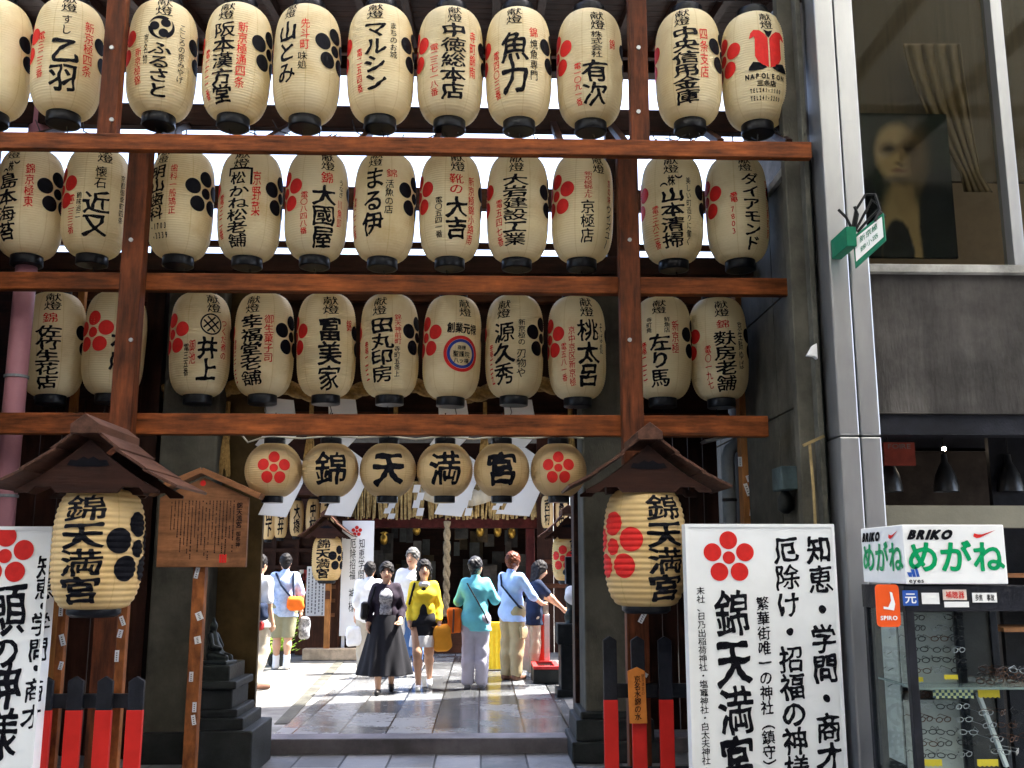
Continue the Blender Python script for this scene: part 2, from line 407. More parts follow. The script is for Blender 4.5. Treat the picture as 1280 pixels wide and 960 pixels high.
M['blackm'] = mat("black_paint", (.014, .015, .02), .5, .3, 12)
M['ink'] = mat("black_ink", (.006, .006, .009), .7, .3, 20, bump=0, spec=.08)
M['red'] = mat("red_ink", (.60, .022, .018), .6, .15, 20, bump=0, spec=.15)
M['redp'] = mat("red_paint", (.50, .020, .015), .4, .18, 5, bump=.08)
M['stone'] = mat("grey_stone", (.10, .097, .08), .75, .35, 5, bump=.35, bscale=120)
M['concrete'] = mat("concrete", (.088, .083, .066), .8, .35, 2.2, (1, 1, .35), .3, 90)
M['dstone'] = mat("dark_stone", (.022, .025, .025), .55, .4, 7, bump=.3, bscale=90)
M['steel'] = mat("steel_cladding", (.38, .385, .39), .36, .2, 2.2, (1, 1, .25), .04, 30, metal=.8)
M['white'] = mat("white_paint", (.80, .81, .80), .4, .07, 2.2, bump=.02)
M['paperw'] = mat("white_paper", (.88, .88, .88), .7, .03, 6, bump=.05, trans=.45)
M['grey'] = mat("grey_plastic", (.17, .19, .2), .5, .2, 6)
M['straw'] = mat("rice_straw", (.42, .26, .09), .8, .4, 40, (1, 1, 1), .5, 90)
M['wire'] = mat("wire", (.5, .47, .4), .5, .1, 10, bump=0); M['cable'] = mat("black_cable", (.015, .015, .015), .5, .1, 10, bump=0)
M['gold'] = mat("gilt", (.7, .42, .08), .35, .2, 20, metal=.8)
M['bronze'] = mat("dark_bronze", (.025, .03, .028), .38, .4, 20, metal=.5)
M['green'] = mat("green_enamel", (.01, .16, .085), .4, .15, 8, bump=.03)
M['rack'] = paper_mat("lantern_paper", (.93, .82, .56), 8, trans=.42)
M['big'] = paper_mat("oiled_lantern_paper", (.72, .51, .235), 8, trans=.22)
M['round'] = paper_mat("aged_lantern_paper", (.72, .53, .28), 8, trans=.22)

# ---- ground, street, courtyard
b = MB(); b.sheet([(-300, -300, -.03), (300, -300, -.03), (300, 300, -.03), (-300, 300, -.03)])
struct(b.build("ground", mat("bare_ground", (.12, .11, .10), .9, .3, .5)))
b = MB(); b.sheet([(-12, -7, 0), (12, -7, 0), (12, 9.12, 0), (-12, 9.12, 0)])
struct(b.build("street_paving", paving_mat("street_slabs", (.17, .175, .19), .385, .8, (.35, .7), True, .009)))
YT = P(520, 918, 9.1).y
b = MB(); b.box((-8, 9.38, -.02), (8, 26, .116)); struct(b.build("courtyard", mat("courtyard_concrete", (.20, .195, .18), .62, .3, 3, bump=.2, bscale=150)))
b = MB(); pa, pb = G(358, 905, .12), G(716, 905, .12)
b.add([(pa.x, 9.38, .121), (pb.x + .05, 9.38, .121), (.98, 19, .121), (-1.75, 19, .121)], [(0, 1, 2, 3)])
b.v = [Vector((x.x, x.y, x.z)) for x in b.v]
struct(b.build("stone_path", paving_mat("path_slabs", (.135, .14, .145), .42, .95, (.08, .38), True, .009)))
b = MB(); b.box((-3.2, 9.1, -.02), (2.4, 9.376, .13)); struct(b.build("threshold_step", mat("threshold_stone", (.13, .12, .135), .5, .3, 4, bump=.25), bevel=.012))
b = MB(); k0, k1 = G(362, 905, .12), G(400, 862, .12)
d = (k1 - k0).normalized(); b.bar(k0 + Vector((-.08, 0, -.02)), k0 + d * 7.5 + Vector((-.08, 0, -.02)), .13, .05)
struct(b.build("path_edging", M['stone']))

# ================================================================== THE LANTERN RACK
YA, YB = 7.5, 6.9                     # lower posts, upper posts
ROWY = (7.17, 7.87, 8.58)
zA1 = P(785, 300, YA).z
rackf = empty("lantern_rack", (P(785, 900, YA).x * .0 + -.3, YA, 0))
tag(rackf, "red brown timber rack of posts and rails carrying three rows of lanterns", "lantern rack")
def hbeam(name, u0, u1, v0, v1, Y, dep, m, uref=563):
    z0, z1 = P(uref, v1, Y).z, P(uref, v0, Y).z
    b = MB(); b.box((P(u0, v0, Y).x, Y - dep / 2, z0), (P(u1, v0, Y).x, Y + dep / 2, z1)); return b.build(name, m, rackf, bevel=.006)
def post(name, u, v, Y, wpx, z0, z1, m, dep=None):
    x = P(u, v, Y).x; hw = wpx * mpp(u, v, Y) / 2; dp = (dep or hw)
    b = MB(); b.box((x - hw, Y - dp, z0), (x + hw, Y + dp, z1)); return b.build(name, m, rackf, bevel=.006)
zB0, zB1 = P(797, 196, YB).z, 6.75
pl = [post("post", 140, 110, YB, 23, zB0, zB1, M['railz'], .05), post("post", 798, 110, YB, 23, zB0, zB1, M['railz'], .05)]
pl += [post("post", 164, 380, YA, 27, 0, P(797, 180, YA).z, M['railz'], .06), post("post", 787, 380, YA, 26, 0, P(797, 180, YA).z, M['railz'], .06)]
post("rear_post", 196, 430, 9.0, 23, 0, 6.4, M['darkz']); post("rear_post", 769, 430, 9.0, 18, 0, 6.4, M['darkz'])
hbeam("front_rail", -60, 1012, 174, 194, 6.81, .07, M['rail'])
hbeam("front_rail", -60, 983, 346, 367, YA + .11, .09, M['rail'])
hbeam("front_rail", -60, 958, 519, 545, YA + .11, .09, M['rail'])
hbeam("hanging_beam", -60, 1008, -34, -8, ROWY[0], .10, M['dark'])
hbeam("hanging_beam", -60, 1006, 137, 164, ROWY[1], .10, M['dark'])
hbeam("hanging_beam", -60, 973, 321, 343, ROWY[2], .10, M['dark'])
hbeam("rear_rail", -60, 972, 237, 262, 8.9, .10, M['brown']); hbeam("rear_rail", -60, 968, 304, 311, 9.2, .06, M['brown'])
hbeam("rear_rail", -60, 985, 62, 70, 9.0, .06, M['brown'])
for u in (20, 180, 330, 450, 545, 700, 780, 900, 985):               # short ties from rail to beam
    z0, z1 = P(u, 178, 6.9).z, P(u, 150, 7.82).z
    b = MB(); b.bar((P(u, 160, 6.9).x, 6.9, z0), (P(u, 160, 6.9).x + .02, 7.84, z1 - .03), .05, .05); b.build("tie", M['dark'], rackf)
for p, vv in ((0, (60, 150)), (1, (60, 140)), (2, (300, 425)), (3, (300, 425))):
    u = (140, 798, 164, 787)[p]; Y = (YB - .05, YB - .05, YA - .06, YA - .06)[p]
    for v in vv:
        c = P(u, v, Y); b = MB()
        b.tube([(c.x, Y - .012, c.z), (c.x, Y + .004, c.z)], .016, 10); b.build("bolt", M['steel'], pl[p])
# loose cables strung under the top row
for k in range(26):
    u = random.uniform(-5, 1000); p = P(u, 168, 7.0); q = P(u + random.uniform(-25, 25), 150, 7.7)
    if k % 2: q = P(u + random.uniform(-40, 40), 172, 7.1)
    b = MB(); mid = (p + q) / 2 - Vector((0, .05, .06))
    b.tube([p, mid, q], .005, 5); b.build("cable", M['cable'], rackf)

# ---- rack lanterns
RR, HH = .256, .90
def rack_prof(z):
    t = min(1, abs(z) / (HH / 2)); return .114 + (RR - .114) * (1 - t ** 4.0) ** .52
_b = MB(); pr = []
NR = 46
for i in range(NR):
    for j in range(4 if i < NR - 1 else 5):
        z = -HH / 2 + HH * (i + j / 4) / NR
        pr.append((rack_prof(z) + .0034 * math.sin(math.pi * j / 4) - .001, z))
_b.lathe(pr, n=44, cap=False)
def mesh_of(b, name, m, smooth=True):
    o = b.build(name, m, org=(0, 0, 0), smooth=smooth); me = o.data; bpy.data.objects.remove(o); return me
SHADES = []
for q in range(5):
    b_ = MB(); b_.f = _b.f; b_.m = _b.m; r_ = random.Random(50 + q); ph = [r_.uniform(0, 6.3) for _ in range(5)]; b_.v = []
    for v_ in _b.v:
        a = math.atan2(v_.y, v_.x); d = .0045 * (.5 + .5 * math.sin(3 * a + ph[0] + 5 * v_.z) * math.sin(9 * v_.z + ph[1])) + .004 * max(0, math.sin(8 * a + ph[2])) ** 6 * (1 - (2 * v_.z / HH) ** 2)
        r0 = math.hypot(v_.x, v_.y); b_.v.append(Vector((v_.x * (1 - d / r0), v_.y * (1 - d / r0), v_.z)))
    SHADES.append(mesh_of(b_, "shade", M['rack']))
def ring_mesh(r, h, name):
    b = MB(); b.lathe([(r * .8, 0), (r * .98, 0), (r, .006), (r, h - .006), (r * .97, h), (r * .86, h), (r * .84, h * .5), (r * .8, h * .3)], n=36)
    return mesh_of(b, name, M['black'], True)
RING = ring_mesh(.124, .080, "ring")
def child(name, me, parent, off):
    o = bpy.data.objects.new(name, me); COL.objects.link(o); o.parent = parent; o.location = off; W[o.name] = W[parent.name] + Vector(off); return o
HOOK = MB(); HOOK.tube([(0, 0, 0), (0, 0, .22)], .006, 6); HOOK = mesh_of(HOOK, "hook", M['cable'])
CORD = MB(); CORD.tube([(0, 0, 0), (.012, -.01, -.05), (-.01, 0, -.10), (-.016, .006, -.125)], .004, 5); CORD = mesh_of(CORD, "cord", M['cable'])

def zmid(v0, v1, Y, uref=600): return (P(uref, v0, Y).z + P(uref, v1, Y).z) / 2
ROWZ = (zmid(13, 158, 7.17), zmid(195, 328, 7.87), zmid(371, 499, 8.58))
ROWV = ((4, 149), (189, 322), (369, 497))
RPX = (41.5, 38, 36.5)
GRP = "donated paper lanterns hung in three rows on the timber rack"
def rack_lantern(row, u, ref, cols, label, dv=0, extra=None, flowers=(1, 1)):
    Y = ROWY[row]; x = P(u, sum(ROWV[row]) / 2 + 3, Y).x; z = ROWZ[row] + random.uniform(-.008, .008)
    t = tag(empty("paper_lantern", (x, Y, z)), label, "lantern", GRP)
    sh = child("shade", random.choice(SHADES), t, (0, 0, 0)); sh.rotation_euler.z = random.uniform(0, 6.28)
    bo = child("bottom_ring", RING, t, (0, 0, -HH / 2 - .073)); child("top_ring", RING, t, (0, 0, HH / 2 - .008))
    child("hook", HOOK, t, (0, 0, HH / 2 + .08)); child("cord", CORD, t, (random.uniform(-.05, .05), 0, -HH / 2 - .085))
    t.rotation_euler = (random.uniform(-.02, .02), random.uniform(-.025, .025), 0)
    phi = math.atan2(-x, Y)                                   # bearing of the street from the lantern
    k = RR / RPX[row]; v0, v1 = ROWV[row]; v0 += dv; v1 += dv
    ang = lambda uu: phi + math.asin(max(-.94, min(.94, (uu - u) / RPX[row])))
    zz = lambda v: HH * (.5 - (v - v0) / (v1 - v0))
    ink = {'k': Ink(), 'r': Ink()}
    for i, (txt, cu, va, vb, wpx, colr, *rest) in enumerate(cols):
        big = wpx >= 20 and txt != '献燈'
        I = Ink() if colr == 'r' else ink[colr]; I.res = 42 if big else (26 if wpx > 11 else 18)
        horiz = rest and rest[0] == 'h'
        off = .017 if big else (.006 if wpx > 14 else .004)
        if horiz: I.line(txt, ang(cu) * RR, zz((va + vb) / 2), wpx * k * 1.05, abs(zz(va) - zz(vb)) * 1.15, .024, 0, latin=rest[1:] == ('l',))
        else: I.column(txt, ang(cu) * RR, zz(va), zz(vb), wpx * k, off, 1.0, row * 31 + int(u))
        if colr == 'r': I.wrap("red_lettering", M['red'], t, W[t.name], rack_prof)
    if extra:
        E2 = {'k': Ink(), 'r': Ink()}; extra(E2, lambda uu: ang(uu) * RR, zz, k, t)
        for q in 'kr':
            if E2[q].v: ink[q].poly(*E2[q].cut(.018, .03))
    ink['k'].wrap("black_lettering", M['ink'], t, W[t.name], rack_prof); ink['r'].wrap("red_emblem", M['red'], t, W[t.name], rack_prof)
    for s, m, on in ((1, M['ink'], flowers[1]), (-1, M['red'], flowers[0])):
        if on:
            I = Ink(); I.plum((ang(ref) + s * RAD(88)) * RR, HH * .06, .195); I.wrap("plum_crest", m, t, W[t.name], rack_prof, .03, .045)
    return t
K = '献燈'
def tomoe_x(ink, S, zz, k, t): ink['k'].tomoe(S(199), zz(51), 16 * k)
def circ_x(ink, S, zz, k, t):
    s, z, R = S(262), zz(413), 13.5 * k; ink['k'].ring(s, z, R * .86, R)
    for d in (-.24, .24):
        for c, e in (((1, 1), (-1, 1)), ((-1, 1), (1, 1))):
            dx, dz = c[0] * .7071, c[1] * .7071; nx_, nz_ = -dz, dx; L, w_ = R * .74, R * .075
            o = (s + nx_ * d * R * 1.0, z + nz_ * d * R)
            ink['k'].poly([(o[0] + dx * L * a + nx_ * w_ * q, o[1] + dz * L * a + nz_ * w_ * q) for a, q in ((-1, -1), (1, -1), (1, 1), (-1, 1))])
def box_x(ink, S, zz, k, t):
    s, I = S(299), ink['k']; a, b_, c, e = s - 15 * k, s + 15 * k, zz(222), zz(241); w_ = 2.6 * k
    I.poly([(a, c), (b_, c), (b_, c + w_), (a, c + w_)]); I.poly([(b_ - w_, c), (b_, c), (b_, e), (b_ - w_, e)]); I.poly([(a, c), (a + w_, c), (a + w_, zz(230)), (a, zz(230))])
def tulip_x(ink, S, zz, k, t):
    s, I = S(961), ink['r']; q = lambda pts: [(s + x * k, zz(67) - y * k) for x, y in pts]
    for m_ in (-1, 1):
        o = [(1, -14), (5, -20), (11, -25), (18, -26), (22, -22), (24, -14), (21, -15), (18, -17), (17, -12), (17.5, 10), (14, 17), (8, 22), (1, 25)]
        I.poly(q([(m_ * x, y) for x, y in o]))
        l = [(3, 25), (10, 19), (20, 17), (25, 24), (26, 28), (18, 29), (9, 28)]
        ink['k'].poly(q([(m_ * x, y) for x, y in l]))
    ink['k'].poly(q([(-6, -26), (0, -24), (6, -26), (3, -19), (0, -15), (-3, -19)]))
def emblem_x(ink, S, zz, k, t):
    s, z = S(577), zz(447); I = ink['r']; I.ring(s, z, 18.5 * k, 22.5 * k)
    J = Ink(); J.ring(s, z, 14.6 * k, 18.2 * k); J.wrap("emblem_ring", mat("blue_ink", (.03, .06, .30), .5, .1), t, W[t.name], rack_prof)
    J = ink['k']; J.res = 20
    J.line('商標', s, z + 7.5 * k, 11 * k, 6 * k, .01); J.line('聖護院', s, z - .5 * k, 22 * k, 8 * k, .012); J.line('八ッ橋', s, z - 8.5 * k, 20 * k, 7 * k, .012)

L1 = [
 (-6, -15, [(K, -20, 8, 33, 18, 'k')], "cream lantern cut off by the photo's left edge in the top row"),
 (85, 81, [(K, 81, 5, 32, 20, 'k'), ('すし', 80, 36, 63, 13, 'k'), ('乙羽', 80, 66, 134, 35, 'k'), ('新京極四条', 106, 38, 110, 13, 'r'), ('電三二三番', 54, 58, 118, 11, 'r')], "second lantern of the top row from the left, two huge black characters"),
 (203, 201, [(K, 201, 6, 35, 22, 'k'), ('ふるさと', 199, 70, 139, 28, 'k'), ('こころの京みやげ', 224, 40, 117, 10, 'k'), ('新京極錦', 175, 77, 125, 10, 'r'), ('京名物', 183, 60, 100, 6, 'k')], "top row lantern bearing a round black crest of three swirling commas"),
 (297, 279, [(K, 279, 12, 39, 22, 'k'), ('阪本漢方堂', 279, 42, 143, 29, 'k'), ('新京極通四条', 301, 40, 126, 13, 'r'), ('電二二一番', 262, 74, 138, 9, 'r')], "top row lantern just right of the swirl crest, five stacked black characters"),
 (384, 360, [(K, 360, 8, 33, 17, 'k'), ('山とみ', 359, 38, 119, 27, 'k'), ('先斗町', 380, 35, 77, 12, 'r'), ('味処', 378, 80, 103, 12, 'k')], "top row lantern turned left, showing its whole black plum crest"),
 (476, 468, [(K, 468, 11, 35, 23, 'k'), ('マルシン', 469, 38, 129, 30, 'k'), ('まちのお城', 491, 38, 86, 10, 'k'), ('電二五四番', 450, 72, 129, 9, 'r')], "top row lantern with four angular black katakana characters"),
 (563, 568, [(K, 568, 11, 37, 20, 'k'), ('中徳総本店', 567, 38, 135, 32, 'k'), ('寺町錦南', 590, 44, 106, 10, 'r'), ('電二三七一八番', 543, 64, 131, 12, 'r')], "top row lantern right of the katakana one, five black characters and two red columns"),
 (648, 643, [(K, 643, 13, 38, 22, 'k'), ('魚力', 643, 48, 128, 37, 'k'), ('錦', 667, 41, 55, 12, 'r'), ('焼魚専門', 667, 57, 111, 11, 'k'), ('電四〇三番', 621, 70, 132, 10, 'r')], "top row lantern with the large black character for fish"),
 (737, 748, [(K, 748, 17, 44, 20, 'k'), ('株式会社', 746, 46, 81, 15, 'k'), ('有次', 744, 84, 140, 34, 'k'), ('錦', 765, 53, 67, 10, 'r'), ('電一〇九一番', 722, 86, 139, 10, 'r')], "top row lantern hanging left of the right post, large red petals at its left"),
 (860, 854, [(K, 854, 12, 38, 22, 'k'), ('中央信用金庫', 858, 40, 139, 34, 'k'), ('四条支店', 880, 41, 108, 12, 'r')], "top row lantern right of the right post, six wide black characters"),
 (943, 960, [(K, 960, 15, 40, 18, 'k'), ('NAPOLEON', 957, 99, 107, 50, 'k', 'h', 'l'), ('三条店', 957, 109, 116, 24, 'k', 'h'), ('TEL241-1100', 957, 118, 124, 40, 'k', 'h', 'l'), ('TEL241-2200', 957, 127, 133, 40, 'k', 'h', 'l')], "top row lantern at the far right with a red tulip emblem"),
]
L2 = [
 (38, 14, [(K, 14, 193, 211, 20, 'k'), ('（株）', 14, 215, 227, 20, 'k', 'h'), ('島本海苔', 12, 229, 311, 26, 'k'), ('錦京極東', 35, 217, 272, 11, 'r')], "middle row lantern at the photo's left edge, black plum crest facing the street"),
 (120, 127, [(K, 127, 191, 215, 20, 'k'), ('懐石', 123, 220, 248, 14, 'k'), ('近又', 120, 252, 306, 31, 'k'), ('京都御幸町四条', 148, 224, 285, 8, 'k'), ('電二三三番', 93, 256, 304, 10, 'r'), ('鶴味治二', 101, 254, 286, 7, 'k')], "middle row lantern just left of the left post, two large black characters"),
 (227, 201, [(K, 201, 194, 215, 18, 'k'), ('明山歯科', 198, 217, 286, 24, 'k'), ('歯科一般矯正', 216, 217, 280, 9, 'r'), ('-1703', 202, 289, 297, 24, 'k', 'h', 'l'), ('-3339', 203, 300, 308, 24, 'k', 'h', 'l')], "middle row lantern just right of the left post with black digits near its bottom"),
 (313, 299, [(K, 299, 194, 221, 22, 'k'), ('松', 297, 225, 241, 20, 'k'), ('かね松老舗', 298, 242, 316, 27, 'k'), ('京野菜', 319, 222, 280, 11, 'r'), ('電三二番', 280, 250, 306, 9, 'r')], "middle row lantern with a black bracket box round its first character", box_x),
 (396, 408, [(K, 408, 198, 222, 19, 'k'), ('錦', 407, 224, 239, 16, 'r'), ('大國屋', 405, 241, 317, 30, 'k'), ('うなぎ', 424, 229, 252, 8, 'k'), ('川魚卸', 423, 255, 290, 8, 'r'), ('電〇八四八番', 381, 250, 303, 10, 'r')], "middle row lantern with a red character above three black ones and red petals left"),
 (481, 467, [(K, 467, 195, 216, 20, 'k'), ('まる伊', 467, 217, 302, 28, 'k'), ('錦', 488, 219, 230, 14, 'r'), ('活魚の店', 486, 233, 276, 11, 'k'), ('電二二番', 446, 250, 302, 7, 'r')], "middle row lantern with two rounded kana above one black character"),
 (563, 572, [(K, 572, 196, 222, 20, 'k'), ('靴の', 570, 225, 251, 18, 'r'), ('大吉', 571, 254, 305, 28, 'k'), ('新京極錦小路南', 588, 226, 310, 10, 'r'), ('電〇五四一番', 549, 254, 304, 10, 'k')], "central middle row lantern with two red characters over two black ones"),
 (647, 645, [(K, 645, 198, 222, 20, 'k'), ('大岩建設工業', 644, 225, 312, 31, 'k'), ('電五四七番', 625, 255, 312, 10, 'r')], "middle row lantern with six dense black characters down its middle"),
 (728, 748, [(K, 748, 198, 222, 18, 'k'), ('新京極錦上ル', 735, 221, 255, 11, 'r'), ('京極店', 735, 257, 309, 18, 'k'), ('ウイズユー', 760, 258, 312, 12, 'k'), ('京の味', 760, 226, 257, 7, 'r')], "middle row lantern turned right, whole red plum crest showing, left of the right post"),
 (840, 840, [(K, 840, 199, 222, 20, 'k'), ('（株）', 840, 225, 237, 26, 'k', 'h'), ('山本清掃', 841, 240, 313, 30, 'k'), ('美しい町造りに働く', 860, 226, 310, 7, 'k'), ('電三六三番', 820, 260, 313, 10, 'r')], "middle row lantern right of the right post with a character in parentheses"),
 (921, 934, [(K, 934, 199, 219, 18, 'k'), ('ダイアモンド', 939, 221, 316, 24, 'k'), ('電', 918, 245, 259, 10, 'r'), ('7803', 918, 262, 298, 9, 'r'), ('四条河原町東', 957, 225, 300, 7, 'r')], "last middle row lantern on the right with black katakana and four red digits"),
]
L3 = [
 (67, 63, [(K, 63, 373, 397, 22, 'k'), ('錦', 61, 400, 413, 18, 'r'), ('佐竹生花店', 60, 416, 492, 29, 'k')], "leftmost lantern of the lowest row beside the pink pipe"),
 (143, 168, [(K, 165, 374, 398, 18, 'k'), ('本店', 150, 422, 470, 24, 'k')], "lowest row lantern half hidden behind the left post"),
 (250, 265, [(K, 265, 374, 398, 20, 'k'), ('井上', 259, 429, 483, 27, 'k'), ('つくだ煮の', 277, 404, 455, 10, 'r'), ('御池', 241, 433, 464, 8, 'r'), ('電三五番', 234, 438, 478, 7, 'k')], "lowest row lantern with a black ring crest holding crossed lines", circ_x),
 (330, 314, [(K, 314, 377, 400, 20, 'k'), ('幸福堂老舗', 314, 402, 489, 30, 'k'), ('御生菓子司', 335, 402, 462, 12, 'r'), ('電三二三', 296, 430, 485, 7, 'r')], "lowest row lantern right of the ring crest, five dense black characters"),
 (408, 413, [(K, 413, 377, 401, 22, 'k'), ('冨美家', 412, 405, 494, 31, 'k'), ('錦', 435, 405, 420, 10, 'r')], "lowest row lantern with three very large black characters, lone small red one beside"),
 (487, 474, [(K, 474, 377, 401, 20, 'k'), ('田丸印房', 477, 404, 484, 30, 'k'), ('錦天神前町', 497, 400, 438, 9, 'r'), ('寺町五条上', 496, 440, 478, 8, 'k'), ('電二三', 459, 432, 482, 7, 'r')], "lowest row lantern with four black characters, left of the blue ring emblem"),
 (565, 581, [(K, 581, 377, 400, 18, 'k'), ('創業元禄', 578, 409, 421, 38, 'k', 'h')], "lowest row lantern with a red and blue ring emblem", emblem_x),
 (643, 629, [(K, 629, 380, 404, 19, 'k'), ('源久秀', 630, 409, 486, 28, 'k'), ('新京極の', 652, 405, 438, 10, 'k'), ('刃物や', 652, 442, 478, 13, 'k'), ('電三五', 615, 435, 486, 7, 'r')], "lowest row lantern right of the ring emblem, three large black characters"),
 (721, 735, [(K, 735, 374, 400, 20, 'k'), ('桃太呂', 736, 403, 486, 30, 'k'), ('そば処', 751, 405, 445, 7, 'k'), ('京中京区新京極', 715, 412, 486, 9, 'r'), ('電五八一番', 705, 432, 480, 8, 'r')], "lowest row lantern just left of the right post, two long red columns"),
 (828, 824, [(K, 824, 377, 396, 20, 'k'), ('寺町角', 812, 400, 420, 8, 'k'), ('鮮魚店', 834, 400, 420, 8, 'k'), ('左り馬', 825, 421, 487, 27, 'k'), ('新京極', 844, 404, 446, 10, 'r'), ('電二三', 806, 430, 480, 8, 'r')], "lowest row lantern just right of the right post"),
 (898, 905, [(K, 905, 377, 399, 20, 'k'), ('錦', 905, 403, 414, 17, 'r'), ('麩房老舗', 907, 417, 491, 29, 'k'), ('京生麩ゆば', 925, 404, 465, 9, 'k'), ('電〇一九七', 885, 434, 488, 9, 'r')], "last lantern of the lowest row at the right"),
]
for row, LL in enumerate((L1, L2, L3)):
    for e in LL:
        ex = e[4] if len(e) > 4 else (tomoe_x if e[0] == 203 else tulip_x if e[0] == 943 else None)
        rack_lantern(row, e[0], e[1], e[2], e[3], 0, ex)

# ---- six round lanterns under the lowest rail
YR = 7.9
def ball_prof(z): return max(.07, .222 * math.sqrt(max(.02, 1 - (z / .228) ** 2)))
_b = MB(); pr = []
for i in range(24):
    for j in range(4 if i < 23 else 5):
        z = -.205 + .41 * (i + j / 4) / 24; pr.append((ball_prof(z) + .003 * math.sin(math.pi * j / 4) - .0015, z))
_b.lathe(pr, n=40, cap=False); BALL = mesh_of(_b, "globe", M['round']); RINGS = ring_mesh(.083, .06, "ring_small")
RL = [(342, None, "leftmost round lantern, with a red plum crest"), (413, '錦', "round lantern second from left, black character of many strokes"),
      (485, '天', "round lantern with a simple black character of four strokes"), (556, '満', "round lantern fourth from left in the low line, black character"),
      (627, '宮', "round lantern with a roofed black character, next to the right red crest"), (698, None, "rightmost round lantern, with a red plum crest beside the wooden roof")]
for u, ch, lab in RL:
    c = P(u, 588, YR); t = tag(empty("round_lantern", c), lab, "lantern", "round paper lanterns in a line under the lowest rail")
    child("globe", BALL, t, (0, 0, 0)); child("bottom_ring", RINGS, t, (0, 0, -.255)); child("top_ring", RINGS, t, (0, 0, .195))
    child("hook", HOOK, t, (0, 0, .24))
    phi = math.atan2(-c.x, c.y); I = Ink(48)
    if ch: I.char(ch, (phi + .02) * .222, .0, .27, .27, .024, .6, 3); I.wrap("lettering", M['ink'], t, c, ball_prof, 0, 0, .003)
    else: I.plum(phi * .222, -.0, .135); I.wrap("plum_crest", M['red'], t, c, ball_prof, .03, .03, .003)
b = MB(); pts = []
for i, u in enumerate((300, 310, 325, 342, 378, 413, 449, 485, 520, 556, 592, 627, 662, 698, 730)):
    pts.append(P(u, (541, 553, 548, 546, 548, 545, 547, 545, 549, 545, 549, 545, 548, 545, 548)[i], YR))
b.tube(pts, .008, 6); tag(b.build("lamp_cable", M['wire'], smooth=True), "thin pale cable strung above the line of round lanterns", "cable")

# ================================================================== GATE
g = tag(empty("shrine_gate", (-.3, 9.2, 0)), "dark timber shrine gate with stone pillars behind the lantern rack", "gate")
def pbox(u0, u1, v0, v1, Y, dep, mi=0, mb=None, uref=None):
    """box whose front face fills that part of the picture at depth Y"""
    b = mb or MB(); um = uref or (u0 + u1) / 2; z0, z1 = P(um, v1, Y).z, P(um, v0, Y).z; vm = (v0 + v1) / 2
    b.box((P(u0, vm, Y).x, Y, z0), (P(u1, vm, Y).x, Y + dep, z1), mi); return b
YP = 8.75
b = MB(); xa, xb = P(184, 800, YP).x, P(258, 800, YP).x; b.box((xa, YP, 0), (xb, YP + .5, 4.3)); b.build("pillar", M['concrete'], g, bevel=.02)
b = MB(); xa2, xb2 = P(258, 800, 9.0).x, P(322, 800, 9.0).x; b.box((xa2 + .01, 9.0, .12), (xb2, 9.06, 4.3)); b.build("door_leaf", mat("bronze_door", (.10, .066, .028), .34, .25, 2, bump=.05, metal=.4), g, bevel=.006)
b = MB(); xa, xb = P(731, 800, YP).x, P(800, 800, YP).x; b.box((xa, YP, 0), (xb, YP + .5, 4.3)); b.build("pillar", M['concrete'], g, bevel=.02)
b = MB(); xe = P(718, 800, 9.3).x; b.box((xe, 9.26, 0), (xb, 9.5, 4.3)); b.build("door_jamb", M['dark'], g, bevel=.006)
b = MB()
for i, (g0, z0, z1) in enumerate(((.13, 0, .17), (.09, .17, .34), (.05, .34, .40))): b.box((xa - g0, YP - g0, z0), (xb + g0, YP + .5 + g0, z1))
b.build("pillar_base", M['dstone'], g, bevel=.012)
b = MB(); xq, xr = P(184, 800, YP).x, P(258, 800, YP).x
b.box((xq - .05, YP - .08, 0), (xr + .05, YP + .55, .25)); b.build("pillar_base", M['dstone'], g, bevel=.012)
YL = 9.35; zl0, zl1 = P(560, 533, YL).z, P(560, 360, YL).z
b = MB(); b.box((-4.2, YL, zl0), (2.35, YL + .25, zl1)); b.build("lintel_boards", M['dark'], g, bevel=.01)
b = MB(); b.box((-4.2, YL - .08, zl1 - .16), (2.35, YL + .3, zl1 + .02)); b.box((-4.2, YL - .05, zl0), (2.35, YL - .004, zl0 + .13)); b.build("lintel_beam", M['brown'], g, bevel=.01)
# side screens closing the gate left and right of the opening
b = MB()
for i in range(9):
    x = -4.2 + i * .19; b.box((x, 9.10, 0), (x + .182, 9.14, zl0 + .2))
b.build("side_screen", M['darkz'], g, bevel=.003)
b = MB()
for i in range(8):
    x = 1.42 + i * .145
    if x < 2.28: b.box((x, 9.60, 0), (x + .138, 9.64, zl0 + .2))
b.build("side_screen", M['darkz'], g, bevel=.003)
# roof: boarded soffit rising to the back, tiles above
zr0 = P(560, 58, 9.3).z
b = MB(); sl = .52
y0, y1 = 7.4, 9.7; z0 = zr0 + (y0 - 9.3) * .18; z1 = zr0 + (y1 - 9.3) * .18
for i in range(18):
    ya, yb = y0 + (y1 - y0) * i / 18, y0 + (y1 - y0) * (i + .96) / 18; za, zb = zr0 + (ya - 9.3) * .18, zr0 + (yb - 9.3) * .18
    b.add([(-5.2, ya, za), (2.62, ya, za), (2.62, yb, zb), (-5.2, yb, zb), (-5.2, ya, za + .06), (2.62, ya, za + .06), (2.62, yb, zb + .06), (-5.2, yb, zb + .06)],
          [(0, 3, 2, 1), (4, 5, 6, 7), (0, 1, 5, 4), (1, 2, 6, 5), (2, 3, 7, 6), (3, 0, 4, 7)])
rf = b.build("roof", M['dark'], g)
b = MB()
for i in range(20):
    x = -5.1 + i * .4; b.bar((x, y0 + .02, z0 - .05), (x, y1, z1 - .05), .07, .09, (0, 0, 1))
b.build("rafter", M['darky'], rf)["kind"] = "stuff"
for o in list(bpy.data.objects):
    if o.name == "rafter": del o["kind"]
